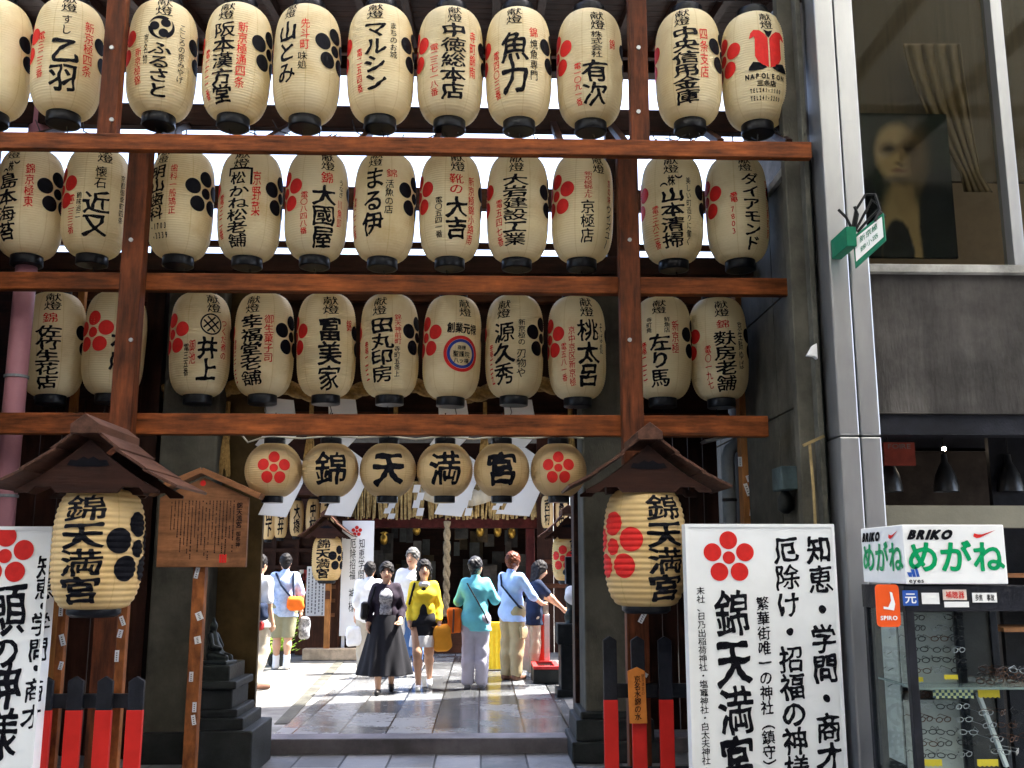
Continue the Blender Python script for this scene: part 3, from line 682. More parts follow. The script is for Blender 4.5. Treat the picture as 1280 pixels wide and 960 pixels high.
b = MB(); b.box((-5.2, 9.45, z1 - .25), (2.62, 9.6, z1 - .02)); b.build("ridge_beam", M['dark'], rf)

# ---- straw rope, paper streamers, tassels
b = MB(); YRO = 9.0
def rope_pt(u):
    sag = 8 * math.sin((u - 200) / 52.0 * math.pi * .62) ; return P(u, 487 + sag, YRO)
us = np.linspace(205, 760, 120); cen = [rope_pt(u) for u in us]
for ph in (0, 2.094, 4.189):
    b.tube([c + Vector((0, .034 * math.cos(ph + i * .55), .034 * math.sin(ph + i * .55))) for i, c in enumerate(cen)], .042, 8)
tag(b.build("straw_rope", M['straw'], smooth=True), "thick twisted straw rope strung across the gate behind the lowest lanterns", "rope")
SH = MB(); kS = mpp(500, 560, 8.93); zz_ = [(-3, 0, 36), (2, 43, 40), (-12, 60, 36), (16, 78, 30), (13, 103, 34), (-6, 146, 34)]
for i in range(5):
    (xa_, va_, wa_), (xb_, vb_, wb_) = zz_[i], zz_[i + 1]
    SH.prism([((xa_ - wa_ / 2) * kS, -va_ * kS), ((xa_ + wa_ / 2) * kS, -(va_ + 3) * kS), ((xb_ + wb_ / 2) * kS, -(vb_ + 3) * kS), ((xb_ - wb_ / 2) * kS, -vb_ * kS)], (0, .012 * i, 0), (1, 0, 0), (0, 0, 1), (0, .004, 0))
SH = mesh_of(SH, "streamer", M['paperw'], False)
for i, (u, lab) in enumerate(((352, "white folded paper streamer hanging leftmost, by the left red-crest round lantern"), (430, "white zigzag paper streamer hanging beside the second round lantern"),
                              (568, "white zigzag paper streamer hanging behind the fourth round lantern"), (650, "white zigzag paper streamer hanging behind the roofed-character round lantern"))):
    c = P(u, 497, 8.93); o = bpy.data.objects.new("paper_streamer", SH); COL.objects.link(o); o.location = c; W[o.name] = c
    o.rotation_euler = (0, 0, (.1, -.2, .15, -.1)[i]); tag(o, lab, "paper streamer", "white paper streamers hung from the straw rope")
TS = MB()
for i in range(46):
    a = random.uniform(0, 6.28); r = random.uniform(.02, .07); L = random.uniform(.24, .33)
    TS.tube([(r * .3 * math.cos(a), r * .3 * math.sin(a), .1), (r * .6 * math.cos(a), r * .6 * math.sin(a), -.05), (r * math.cos(a), r * math.sin(a), -L)], .006, 4)
TS.tube([(0, 0, .36), (0, 0, .06)], .02, 6); TS.tube([(0, 0, .06), (0, 0, .02)], .03, 8)
TS = mesh_of(TS, "tassel", M['straw'], False)
for u, wh in ((283, "by the notice board"), (388, "between the first two round lanterns"), (494, "behind the third round lantern"), (606, "between the fourth and fifth round lanterns"), (713, "beside the right stone pillar")):
    c = P(u, 552, 8.9); o = bpy.data.objects.new("straw_tassel", TS); COL.objects.link(o); o.location = c; W[o.name] = c; o.rotation_euler.z = random.uniform(0, 6)
    tag(o, "hanging tassel of rice straw " + wh, "tassel", "rice straw tassels hung from the rope")

# ================================================================== ROOFED LANTERNS
def big_prof_f(R, H, n):
    def f(z):
        t = min(1, abs(z) / (H / 2)); base = R * (.60 + .40 * (1 - t ** 3.0) ** .55)
        return base + .028 * R * abs(math.sin(math.pi * n * (z / H + .5)))
    return f
BP = {}
def big_shade(R, H, n):
    k = (R, H, n)
    if k not in BP:
        f = big_prof_f(R, H, n); b = MB(); steps = n * 5
        b.lathe([(f(-H / 2 + H * i / steps), -H / 2 + H * i / steps) for i in range(steps + 1)], n=56, cap=False)
        BP[k] = mesh_of(b, "shade", M['big'])
    return BP[k]
def roofed_lantern(c, R, H, roof_w, roof_h, depth, label, su, fu, upx, black_flower, poles, pole_m, pitch_y0, letters=True, group=None, n=19):
    """c: centre of the shade; su, fu: apparent offsets of lettering and crest in radii"""
    c = Vector(c); t = tag(empty("roofed_lantern", (c.x, c.y, 0 if poles else c.z - H / 2)), label, "lantern", group)
    sh = child("shade", big_shade(R, H, n), t, c - W[t.name]); W[sh.name] = c
    f = big_prof_f(R, H, n); phi = math.atan2(-c.x, c.y); g_ = lambda z: f(z)
    prof = lambda z: f(z)
    fl = lambda z: big_prof_f(R, H, n)(z)
    a1 = phi + math.asin(su); I = Ink(52)
    I.column('錦天満宮', a1 * R, H * .44, -H * .45, R * 1.02, .020, .8, 5); I.wrap("lettering", M['ink'], t, c, prof, 0, 0, .004)
    I = Ink(); I.plum((phi + math.asin(fu)) * R, 0, R * .88); I.wrap("plum_crest", M['ink'] if black_flower else M['red'], t, c, prof, R * .12, H / n / 4, .004)
    for z, s in ((-H / 2 - .03, 1), (H / 2 - .02, 1)):
        b = MB(); b.lathe([(R * .50, -.02), (R * .60, 0), (R * .60, .05), (R * .5, .06)], c + Vector((0, 0, z)), 32); b.build("ring", M['black'], t, smooth=True)
    # roof: two slopes of three stepped boards, gable ends
    ez = c.z + H / 2 - .02; yf, yb = c.y - depth * .5, c.y + depth * .5; hw = roof_w / 2
    for s in (-1, 1):
        b = MB(); px = lambda q: c.x + s * hw * q
        pz = lambda q: ez + roof_h * (1 - q) - roof_h * .10 * math.sin(math.pi * q) + .02
        for i in range(3):
            q0, q1 = i / 3 - .02, (i + 1) / 3 + .03; lift = .010 * (2 - i)
            th = .018
            A, B_ = Vector((px(max(0, q0)), yf, pz(max(0, q0)) + lift * .4)), Vector((px(q1), yf, pz(q1) + lift))
            d = Vector((0, yb - yf, 0)); nn = (B_ - A).cross(d).normalized(); nn = nn if nn.z > 0 else -nn
            o = [A, B_, B_ + nn * th, A + nn * th]; o2 = [x + d for x in o]
            b.add(o + o2, [(0, 1, 2, 3), (7, 6, 5, 4), (0, 4, 5, 1), (1, 5, 6, 2), (2, 6, 7, 3), (3, 7, 4, 0)])
        b.build("roof_slope", M['browny'], t, bevel=.003)
    b = MB(); b.prism([(-.085, -.075), (.085, -.075), (.085, -.02), (0, .045), (-.085, -.02)], (c.x, yf - .03, ez + roof_h + .05), (1, 0, 0), (0, 0, 1), (0, depth + .06, 0))
    b.build("ridge_cap", M['browny'], t, bevel=.004)
    for y in (yf + .07, yb - .09):
        b = MB(); gw = hw * .80; gp = [(-gw, 0), (-gw * .80, .0), (-gw * .72, .035), (-gw * .5, .035), (-gw * .42, .0), (gw * .42, 0), (gw * .5, .035), (gw * .72, .035), (gw * .80, 0), (gw, 0)]
        gp += [(gw * q, roof_h * (1 - q * .80) - .035 - roof_h * .09 * math.sin(math.pi * q * .8)) for q in (1, .75, .5, .25, 0)] + [(-gw * q, roof_h * (1 - q * .80) - .035 - roof_h * .09 * math.sin(math.pi * q * .8)) for q in (.25, .5, .75, 1)]
        b.prism(gp, (c.x, y, ez - .015), (1, 0, 0), (0, 0, 1), (0, .025, 0)); gb = b.build("gable_board", M['dark'], t, bevel=.003)
        if y < c.y:
            I = Ink(); m_ = [(-.13, .0), (-.11, .035), (-.07, .03), (-.03, .055), (0, .04), (.03, .055), (.07, .03), (.11, .035), (.13, 0), (.06, -.008), (-.06, -.008)]
            k = roof_w / 1.1
            b = MB(); b.prism([(x * k, z * k) for x, z in m_], (c.x, y - .004, ez + roof_h * .42), (1, 0, 0), (0, 0, 1), (0, .006, 0)); b.build("opening_shade_plate", M['ink'], gb)  # raised black plate; the opening's inner shade is put in as colour
    b = MB(); b.box((c.x - hw * .5, c.y - .05, ez - .012), (c.x + hw * .5, c.y + .05, ez + .05)); b.build("cross_bar", M['dark'], t)
    for (x, y, wdt) in poles:
        b = MB(); b.box((x - wdt / 2, y - wdt / 2, 0), (x + wdt / 2, y + wdt / 2, ez + .03)); po = b.build("post", pole_m, t, bevel=.004)
    return t
YG = 7.0; c = P(806, 684, YG); k = mpp(806, 684, YG)
roofed_lantern(c, 50 * k, 143 * k, 198 * mpp(810, 600, 6.7), .36, .62, "roofed paper lantern on the right with a red plum crest", .52, -.76, 50, False, [], None, 0, group="large roofed lanterns flanking the gate", n=20)
b = MB(); 
YGL = 6.35; c = P(123, 686, YGL); k = mpp(123, 686, YGL); c2 = c
pp = [(P(77, 800, YGL + .36).x, YGL + .36, .052), (P(153, 800, YGL + .36).x, YGL + .36, .058)]
roofed_lantern(c, 53 * k, 146 * k, 214 * mpp(120, 600, YGL), .36, .66, "roofed paper lantern on the left with a black plum crest", -.36, .83, 53, True, pp, M['pole'], 0, group="large roofed lanterns flanking the gate", n=20)

# paper slips pasted on posts
def slips(parent, pts, Y, m=None):
    for u, v, w_, h_, a in pts:
        k = mpp(u, v, Y); c = P(u, v, Y); b = MB(); ca, sa = math.cos(a), math.sin(a)
        b.obox(c, Vector((ca, 0, sa)) * w_ * k / 2, Vector((0, .0015, 0)), Vector((-sa, 0, ca)) * h_ * k / 2); s_ = b.build("paper_slip", M['paperw'], parent)
        I = Ink(14)
        for q in range(4): I.poly([(-w_ * k * .16, (q - 1.9) * h_ * k * .2), (w_ * k * .16, (q - 1.9) * h_ * k * .2), (w_ * k * .16, (q - 1.5) * h_ * k * .2), (-w_ * k * .16, (q - 1.5) * h_ * k * .2)])
        I.flat("writing", M['ink'], s_, c + Vector((0, -.003, 0)), (ca, 0, sa), (-sa, 0, ca))
slips(pl[3], [(803, 772, 6, 14, -.5), (796, 806, 7, 12, .1), (799, 836, 4, 16, .5), (804, 842, 12, 5, -.5)], YA - .065)
lp = [o for o in bpy.data.objects if o.name.startswith("post") and o.parent and o.parent.name.startswith("roofed")]
slips(lp[0], [(76, 764, 5, 12, 0), (78, 800, 6, 14, .3), (76, 832, 5, 10, -.2)], YGL + .33)
slips(lp[1], [(146, 820, 5, 14, 0), (153, 776, 5, 12, .4), (150, 792, 6, 10, -.2)], YGL + .328)
# side post behind, right
xs = P(935, 600, 9.1).x
b = MB(); b.box((xs - .075, 9.0, 0), (xs + .075, 9.15, 5.0)); sp_ = b.build("side_post", M['honey'], rackf, bevel=.006)
slips(sp_, [(934, 612, 5, 16, .3), (940, 636, 5, 18, -.1), (936, 598, 6, 8, .3), (925, 577, 5, 12, 0)], 8.99)

# ================================================================== NOTICE BOARD (left)
YE = 7.7; eb = tag(empty("notice_board", (P(240, 955, YE).x, YE, 0)), "house-shaped wooden notice board full of tiny brush writing on a peeling pole", "notice board")
b = MB(); e = [P(195, 709, YE), P(307, 709, YE), P(311, 622, YE), P(255, 597, YE), P(200, 622, YE)]
ctr = P(255, 660, YE); b.prism([(q.x - ctr.x, q.z - ctr.z) for q in e], ctr, (1, 0, 0), (0, 0, 1), (0, .04, 0)); bd = b.build("board", M['honeyx'], eb, bevel=.004)
b = MB(); ap, er, el = P(254, 590, YE), P(327, 621, YE), P(186, 617, YE)
for q in (er, el): b.bar(ap + Vector((0, .02, .01)), q + Vector((0, .02, 0)), .15, .045, (0, 0, 1))
b.build("roof", M['honeyx'], eb, bevel=.004)
b = MB(); p0, p1 = P(247, 709, YE), P(238, 900, YE); p1.x = p0.x
b.box((p0.x - .046, YE + .045, 0), (p0.x + .046, YE + .13, p0.z + .3)); po = b.build("pole", M['pole'], eb, bevel=.005)
slips(po, [(246, 716, 5, 14, -.2), (249, 770, 8, 10, .4), (239, 846, 5, 12, 0), (243, 884, 5, 12, 0), (242, 900, 5, 12, .2), (247, 800, 8, 9, .2)], YE + .043)
I = Ink(26); k = mpp(255, 660, YE); I.column('錦天満宮', 43 * k, 32 * k, 0 * k, 8 * k, .01); I.column('御祭神', 43 * k, -4 * k, -24 * k, 6 * k, .005)
rnd = random.Random(3)
for cidx in range(19):
    x = (36 - cidx * 4.3) * k; z = 34 * k
    bot = (-30, -12, -38, -34, -20)[cidx % 5] * k if cidx < 17 else -2 * k
    while z > bot:
        h_ = rnd.uniform(1.2, 2.3) * k; w_ = rnd.uniform(.7, 1.15) * k
        if rnd.random() > .1:
            I.poly([(x - w_, z), (x + w_, z - .1 * k), (x + w_ * .5, z - h_ * .5), (x + w_ * .9, z - h_), (x - w_ * .8, z - h_ * .9), (x - w_ * .3, z - h_ * .5)])
        z -= h_ + .6 * k
I.flat("writing", M['ink'], bd, ctr + Vector((0, -.003, 0)), (1, 0, 0), (0, 0, 1))
I = Ink()
q0 = P(279, 698, YE) - ctr
for i in range(3):
    for j in range(3): I.poly([(q0.x + (i - 1.5) * .019, q0.z + (j - 1.5) * .021), (q0.x + (i - .7) * .019, q0.z + (j - 1.5) * .021), (q0.x + (i - .7) * .019, q0.z + (j - .6) * .021), (q0.x + (i - 1.5) * .019, q0.z + (j - .6) * .021)])
I.disc((P(254, 604, YE) - ctr).x, (P(254, 604, YE) - ctr).z, .022); I.flat("red_seal", M['red'], bd, ctr + Vector((0, -.003, 0)), (1, 0, 0), (0, 0, 1))

# ================================================================== WHITE SIGNS
def white_sign(corner_u, v_top, u1, Y, label, fill):
    x0, x1 = P(corner_u, v_top, Y).x, P(u1, v_top, Y).x; z1 = P((corner_u + u1) / 2, v_top, Y).z
    t = tag(empty("sign_board", ((x0 + x1) / 2, Y, 0)), label, "sign", "tall white shrine signs flanking the gate")
    b = MB(); b.box((x0 + .015, Y, .10), (x1 - .015, Y + .10, z1 - .015)); pn = b.build("panel", M['white'], t, bevel=.004)
    b = MB()
    for a, c_ in (((x0, Y - .006, .05), (x0 + .018, Y + .11, z1)), ((x1 - .018, Y - .006, .05), (x1, Y + .11, z1)), ((x0 + .019, Y - .006, z1 - .022), (x1 - .019, Y + .11, z1)), ((x0 + .019, Y - .006, .05), (x1 - .019, Y + .11, .08))): b.box(a, c_)
    b.build("frame", M['white'], t)
    k = mpp((corner_u + u1) / 2, v_top + 150, Y); cc = P((corner_u + u1) / 2, v_top, Y); cc.z = z1
    ink, red = Ink(60), Ink(); fill(ink, red, k, x0, z1)
    o = Vector((0, Y - .003, 0)); ink.flat("lettering", M['ink'], pn, o, (1, 0, 0), (0, 0, 1)); red.flat("plum_crest", M['red'], pn, o, (1, 0, 0), (0, 0, 1))
    return t
YS = 6.62
def fill_r(I, R, k, x0, z1):
    X = lambda u, v: P(u, v, YS).x
    Z = lambda v: P(950, v, YS).z
    def colm(t, u0, va, vb, wpx, off): 
        n = len(t)
        for i, ch in enumerate(t):
            v = va + (vb - va) * (i + .5) / n; I.char(ch, X(u0, 660) , Z(v), wpx * k, (vb - va) / n * k * .98, off, 1.0, i)
    R.plum(X(911, 697), Z(697), 34 * k)
    colm('錦天満宮', 911, 736, 980, 45, .020)
    I.res = 36
    colm('知恵・学問・商才', 1022, 668, 966, 33, .020); colm('厄除け・招福の神様', 981, 670, 978, 32, .020)
    I.res = 24
    colm('繁華街唯一の神社（鎮守）', 949, 745, 968, 17, .012); colm('末社、日乃出稲荷神社・塩竈神社・白太夫神社・', 873, 733, 966, 11, .006)
white_sign(856, 655, 1042, YS, "tall white sign right of the gate, five lettering columns under a red plum crest", fill_r)
YSL = 6.45
def fill_l(I, R, k, x0, z1):
    X = lambda u, v: P(u, v, YSL).x
    Z = lambda v: P(20, v, YSL).z
    R.plum(X(6, 697), Z(695), 38 * k)
    for i, ch in enumerate('願の神様'):
        I.char(ch, X((2, 4, 5, 5)[i], 800), Z((762, 815, 858, 918)[i]), (58, 46, 56, 56)[i] * k, (68, 42, 60, 64)[i] * k, .020, 1.0, i)
    I.res = 36; t = '知恵・学問・商才'
    for i, ch in enumerate(t): I.char(ch, X(51 - i * .5, 800), Z((708, 735, 757, 780, 812, 835, 863, 896)[i]), 25 * k, 30 * k, .016, 1.0, i)
white_sign(-62, 658, 66, YSL, "tall white sign at the left edge, cut by the photo's border", fill_l)

# ================================================================== PICKET FENCES
def fence(us, Y, v_top, v_rail0, v_rail1, label, wpx, ext):
    x0 = P(us[0], 860, Y).x; t = tag(empty("picket_fence", ((P(us[0], 860, Y).x + P(us[-1], 860, Y).x) / 2, Y, 0)), label, "fence", "black and red picket fences flanking the gate")
    k = mpp(us[1], 860, Y); zr0, zr1 = P(us[1], v_rail1, Y).z, P(us[1], v_rail0, Y).z
    b = MB(); b.box((P(us[0], 860, Y).x - ext[0], Y + .018, zr0), (P(us[-1], 860, Y).x + ext[1], Y + .05, zr1)); b.build("rail", M['blackm'], t, bevel=.004)
    b = MB(); b.box((P(us[0], 860, Y).x - ext[0], Y + .018, .12), (P(us[-1], 860, Y).x + ext[1], Y + .05, .22)); b.build("rail", M['blackm'], t, bevel=.004)
    for u in us:
        x = P(u, 860, Y).x; zt = P(u, v_top, Y).z; hw = wpx * k / 2
        b = MB(); b.prism([(-hw, .0), (hw, .0), (hw, zt - .03), (0, zt), (-hw, zt - .03)], (x, Y - .016, 0), (1, 0, 0), (0, 0, 1), (0, .032, 0)); pk = b.build("picket", M['blackm'], t, bevel=.004)
        b = MB(); b.box((x - hw - .002, Y - .019, .02), (x + hw + .002, Y + .017, zr0 - .008)); b.build("red_sleeve", M['redp'], pk, bevel=.003)
fence([729 + 34, 798, 832], 7.3, 795, 855, 873, "black picket fence with red lower pales right of the gate", 17, (.02, .25))
fence([57, 95, 132, 171], 6.57, 845, 868, 886, "black picket fence with red lower pales left of the gate", 19, (.25, .02))
# orange wooden tag
YT_ = 7.235; c = P(797, 869, YT_); k = mpp(797, 869, YT_); b = MB()
b.prism([(-10.5 * k, -34 * k), (11.5 * k, -34 * k), (10 * k, 29 * k), (0, 34 * k), (-12 * k, 29 * k)], c, (1, 0, 0), (0, 0, 1), (0, .016, 0))
t = b.build("wooden_tag", mat("orange_wood", (.52, .17, .03), .5, .2, 10), bevel=.003); tag(t, "narrow orange wooden tag with a black column of writing, hung on the right fence", "tag")
I = Ink(26); I.column('京名水錦の水', 0, 24 * k, -30 * k, 9 * k, .006); I.column('錦天満宮の', 7 * k, 26 * k, 0, 4 * k, 0); I.flat("writing", M['ink'], t, c + Vector((0, -.003, 0)), (1, 0, 0), (0, 0, 1))

# ================================================================== PEDESTAL left, inside the gate
YQ = 8.15; pe = tag(empty("stone_pedestal", (P(285, 900, YQ).x, YQ + .3, 0)), "stepped dark stone pedestal beside the left pillar", "pedestal")
def pstep(u0, u1, v0, v1, dy, name, m):
    b = MB(); z0, z1 = P(290, v1, YQ + dy).z, P(290, v0, YQ + dy).z; b.box((P(u0, 860, YQ + dy).x, YQ + dy, max(0, z0)), (P(u1, 860, YQ + dy).x, YQ + .75 - dy * .4, z1)); return b.build(name, m, pe, bevel=.012)
pstep(236, 318, 914, 1060, 0, "plinth", M['dstone']); pstep(242, 306, 898, 914, .06, "step", M['dstone']); pstep(246, 298, 887, 898, .10, "step", M['dstone'])
pstep(250, 291, 862, 887, .14, "die", M['dstone']); pstep(245, 295, 852, 862, .10, "cap", M['dstone'])
pstep(250, 286, 832, 852, .16, "block", M['bronze'])

# ================================================================== signed-distance modelling (bodies, clothes, bags)
def nets(Fd, o, h):
    s = Fd < 0; nx, ny, nz = Fd.shape; cnt = np.zeros((nx - 1, ny - 1, nz - 1), np.int8)
    cs = [(i, j, k) for i in (0, 1) for j in (0, 1) for k in (0, 1)]
    for i, j, k in cs: cnt += s[i:nx - 1 + i, j:ny - 1 + j, k:nz - 1 + k]
    mk = (cnt > 0) & (cnt < 8); idx = np.full(mk.shape, -1, np.int64); C = np.argwhere(mk); idx[mk] = np.arange(len(C))
    acc = np.zeros((len(C), 3)); n = np.zeros(len(C))
    for a in cs:
        for ax in range(3):
            if a[ax]: continue
            bq = list(a); bq[ax] = 1
            fa = Fd[C[:, 0] + a[0], C[:, 1] + a[1], C[:, 2] + a[2]]; fb = Fd[C[:, 0] + bq[0], C[:, 1] + bq[1], C[:, 2] + bq[2]]
            cr = (fa < 0) != (fb < 0); t = np.where(cr, fa / np.where(cr, fa - fb, 1), 0)
            p = np.array(a, float)[None].repeat(len(C), 0); p[:, ax] += t; acc += p * cr[:, None]; n += cr
    V = np.array(o) + h * (C + acc / n[:, None]); Q = []
    for ax in range(3):
        a, b_ = [(1, 2), (2, 0), (0, 1)][ax]; sl0 = [slice(1, -1)] * 3; sl0[ax] = slice(0, -1); sl1 = [slice(1, -1)] * 3; sl1[ax] = slice(1, None)
        d = s[tuple(sl0)] != s[tuple(sl1)]; E = np.argwhere(d); 
        off = np.array([1, 1, 1]); off[ax] = 0; E = E + off; pos = s[E[:, 0], E[:, 1], E[:, 2]]
        ua = np.zeros(3, int); ua[a] = 1; ub = np.zeros(3, int); ub[b_] = 1
        q = [idx[tuple((E - x).T)] for x in (ua + ub, ub, 0 * ua, ua)]; q = np.stack(q, 1); q[~pos] = q[~pos][:, ::-1]; Q.append(q)
    return V, np.concatenate(Q)
class SDF:
    def __init__(s, lo, hi, h):
        s.h = h; s.o = np.array(lo, float); s.n = np.ceil((np.array(hi) - s.o) / h).astype(int) + 1; s.D = np.full(s.n, 1.0, np.float32)
    def grid(s, lo, hi):
        a = np.clip(np.floor((np.array(lo) - s.o) / s.h).astype(int), 0, s.n); b = np.clip(np.ceil((np.array(hi) - s.o) / s.h).astype(int) + 1, 0, s.n)
        sl = tuple(slice(i, j) for i, j in zip(a, b)); ax = [s.o[i] + s.h * np.arange(a[i], b[i]) for i in range(3)]
        return sl, np.meshgrid(*ax, indexing='ij')
    def mix(s, sl, d, k, op):
        D = s.D[sl]
        if op == 'u':
            if k: hh = np.maximum(k - np.abs(D - d), 0) / k; s.D[sl] = np.minimum(D, d) - hh * hh * k / 4
            else: s.D[sl] = np.minimum(D, d)
        else: s.D[sl] = np.maximum(D, -d)
    def cone(s, a, b, r0, r1=None, k=.02, op='u', sq=(1, 1, 1)):
        a, b = np.array(a, float), np.array(b, float); r1 = r0 if r1 is None else r1; m = max(r0, r1) * max(1 / min(sq), 1) + 2 * k + 3 * s.h
        sl, (X, Y, Z) = s.grid(np.minimum(a, b) - m, np.maximum(a, b) + m)
        if X.size == 0: return
        d = b - a; L = d @ d + 1e-9; t = np.clip(((X - a[0]) * d[0] + (Y - a[1]) * d[1] + (Z - a[2]) * d[2]) / L, 0, 1)
        q = np.sqrt(((X - a[0] - t * d[0]) * sq[0]) ** 2 + ((Y - a[1] - t * d[1]) * sq[1]) ** 2 + ((Z - a[2] - t * d[2]) * sq[2]) ** 2) - (r0 + (r1 - r0) * t); s.mix(sl, q, k, op)
    def ell(s, c, r, k=.02, op='u'):
        c, r = np.array(c, float), np.array(r, float); m = r + 2 * k + 3 * s.h; sl, (X, Y, Z) = s.grid(c - m, c + m)
        if X.size == 0: return
        q = np.sqrt(((X - c[0]) / r[0]) ** 2 + ((Y - c[1]) / r[1]) ** 2 + ((Z - c[2]) / r[2]) ** 2); s.mix(sl, (q - 1) * r.min(), k, op)
    def rbox(s, c, hf, rd, k=0, op='u', rz=0, rx=0):
        c, hf = np.array(c, float), np.array(hf, float); m = np.linalg.norm(hf) + 2 * k + 3 * s.h; sl, (X, Y, Z) = s.grid(c - m, c + m)
        X, Y, Z = X - c[0], Y - c[1], Z - c[2]
        X, Y = X * math.cos(rz) + Y * math.sin(rz), -X * math.sin(rz) + Y * math.cos(rz)
        q = [np.abs(A) - (e - rd) for A, e in zip((X, Y, Z), hf)]
        s.mix(sl, np.sqrt(sum(np.maximum(e, 0) ** 2 for e in q)) + np.minimum(np.maximum(np.maximum(q[0], q[1]), q[2]), 0) - rd, k, op)
    def skirt(s, z0, z1, c0, c1, r0, r1, folds, seed=0, amp=.06):
        """flared cloth from z1 (waist) down to z0 (hem)"""
        m = .06; R = max(max(r0), max(r1)) + m
        sl, (X, Y, Z) = s.grid((min(c0[0], c1[0]) - R, min(c0[1], c1[1]) - R, z0 - m), (max(c0[0], c1[0]) + R, max(c0[1], c1[1]) + R, z1 + m))
        t = np.clip((z1 - Z) / (z1 - z0), 0, 1); cx, cy_ = c1[0] + (c0[0] - c1[0]) * t, c1[1] + (c0[1] - c1[1]) * t; e = t ** .8
        ax, ay = r1[0] + (r0[0] - r1[0]) * e, r1[1] + (r0[1] - r1[1]) * e; th = np.arctan2(Y - cy_, X - cx)
        f = 1 + amp * t * np.sin(folds * th + seed + 1.3 * np.sin(2 * th + 3 * t)) + amp * .5 * t * np.sin((folds + 4) * th + 2 * seed)
        q = (np.hypot((X - cx) / ax, (Y - cy_) / ay) - f) * np.minimum(ax, ay) * .8
        s.mix(sl, np.maximum(q, np.maximum(z0 - Z, Z - z1)), .01, 'u')
    def keep(s, zmin=None, zmax=None):
        _, (X, Y, Z) = s.grid(s.o, s.o + s.h * s.n)
        if zmin is not None: s.D = np.maximum(s.D, zmin - Z)
        if zmax is not None: s.D = np.maximum(s.D, Z - zmax)
    def ripple(s, amp, fr, seed=0):
        _, (X, Y, Z) = s.grid(s.o, s.o + s.h * s.n)
        s.D = s.D + amp * (np.sin(fr * Z + 2.2 * np.sin(fr * .4 * X + seed) + 1.5 * np.sin(fr * .5 * Y)) * np.sin(fr * .35 * X + .6 * fr * Y + seed))
    def mesh(s, name):
        D = s.D.copy(); D[0] = D[-1] = 1; D[:, 0] = D[:, -1] = 1; D[:, :, 0] = D[:, :, -1] = 1
        V, Q = nets(D, s.o, s.h); me = bpy.data.meshes.new(name); me.from_pydata(V.tolist(), [], Q.tolist()); me.polygons.foreach_set("use_smooth", [True] * len(me.polygons)); return me
def sdf_obj(s, name, m, parent, off=(0, 0, 0), rz=0, scale=1):
    me = s.mesh(name); me.materials.append(m); o = bpy.data.objects.new(name, me); COL.objects.link(o)
    o.parent = parent; o.location = off; o.scale = (scale,) * 3; o.rotation_euler.z = rz; W[o.name] = W[parent.name] + Vector(off) if parent else Vector(off); return o

# seated bronze figure on the pedestal
q = SDF((-.2, -.2, -.02), (.26, .2, .5), .006)
q.rbox((.03, 0, .015), (.15, .11, .018), .008); q.ell((-.02, 0, .11), (.085, .08, .10), .03); q.cone((-.03, 0, .15), (-.055, 0, .29), .062, .045, .03)
q.ell((-.05, 0, .365), (.042, .042, .052), .02); q.cone((-.05, 0, .40), (-.05, 0, .445), .026, .012, .015); q.cone((-.02, .07, .08), (.12, .05, .06), .05, .035, .03); q.cone((-.02, -.07, .08), (.13, -.05, .06), .05, .035, .03)
q.cone((-.05, -.06, .28), (.0, -.09, .17), .028, .022, .02); q.cone((.0, -.09, .17), (.07, -.04, .15), .022, .018, .02); q.cone((-.05, .06, .28), (.0, .09, .17), .028, .022, .02)
c = P(270, 832, 8.5); t = tag(empty("bronze_statue", c), "small dark bronze figure seated on the stepped stone pedestal", "statue"); 
c.z = P(290, 832, YQ + .16).z; t.location.z = c.z; W[t.name] = c
sdf_obj(q, "figure", M['bronze'], t, (0, 0, 0), -.3, .80)

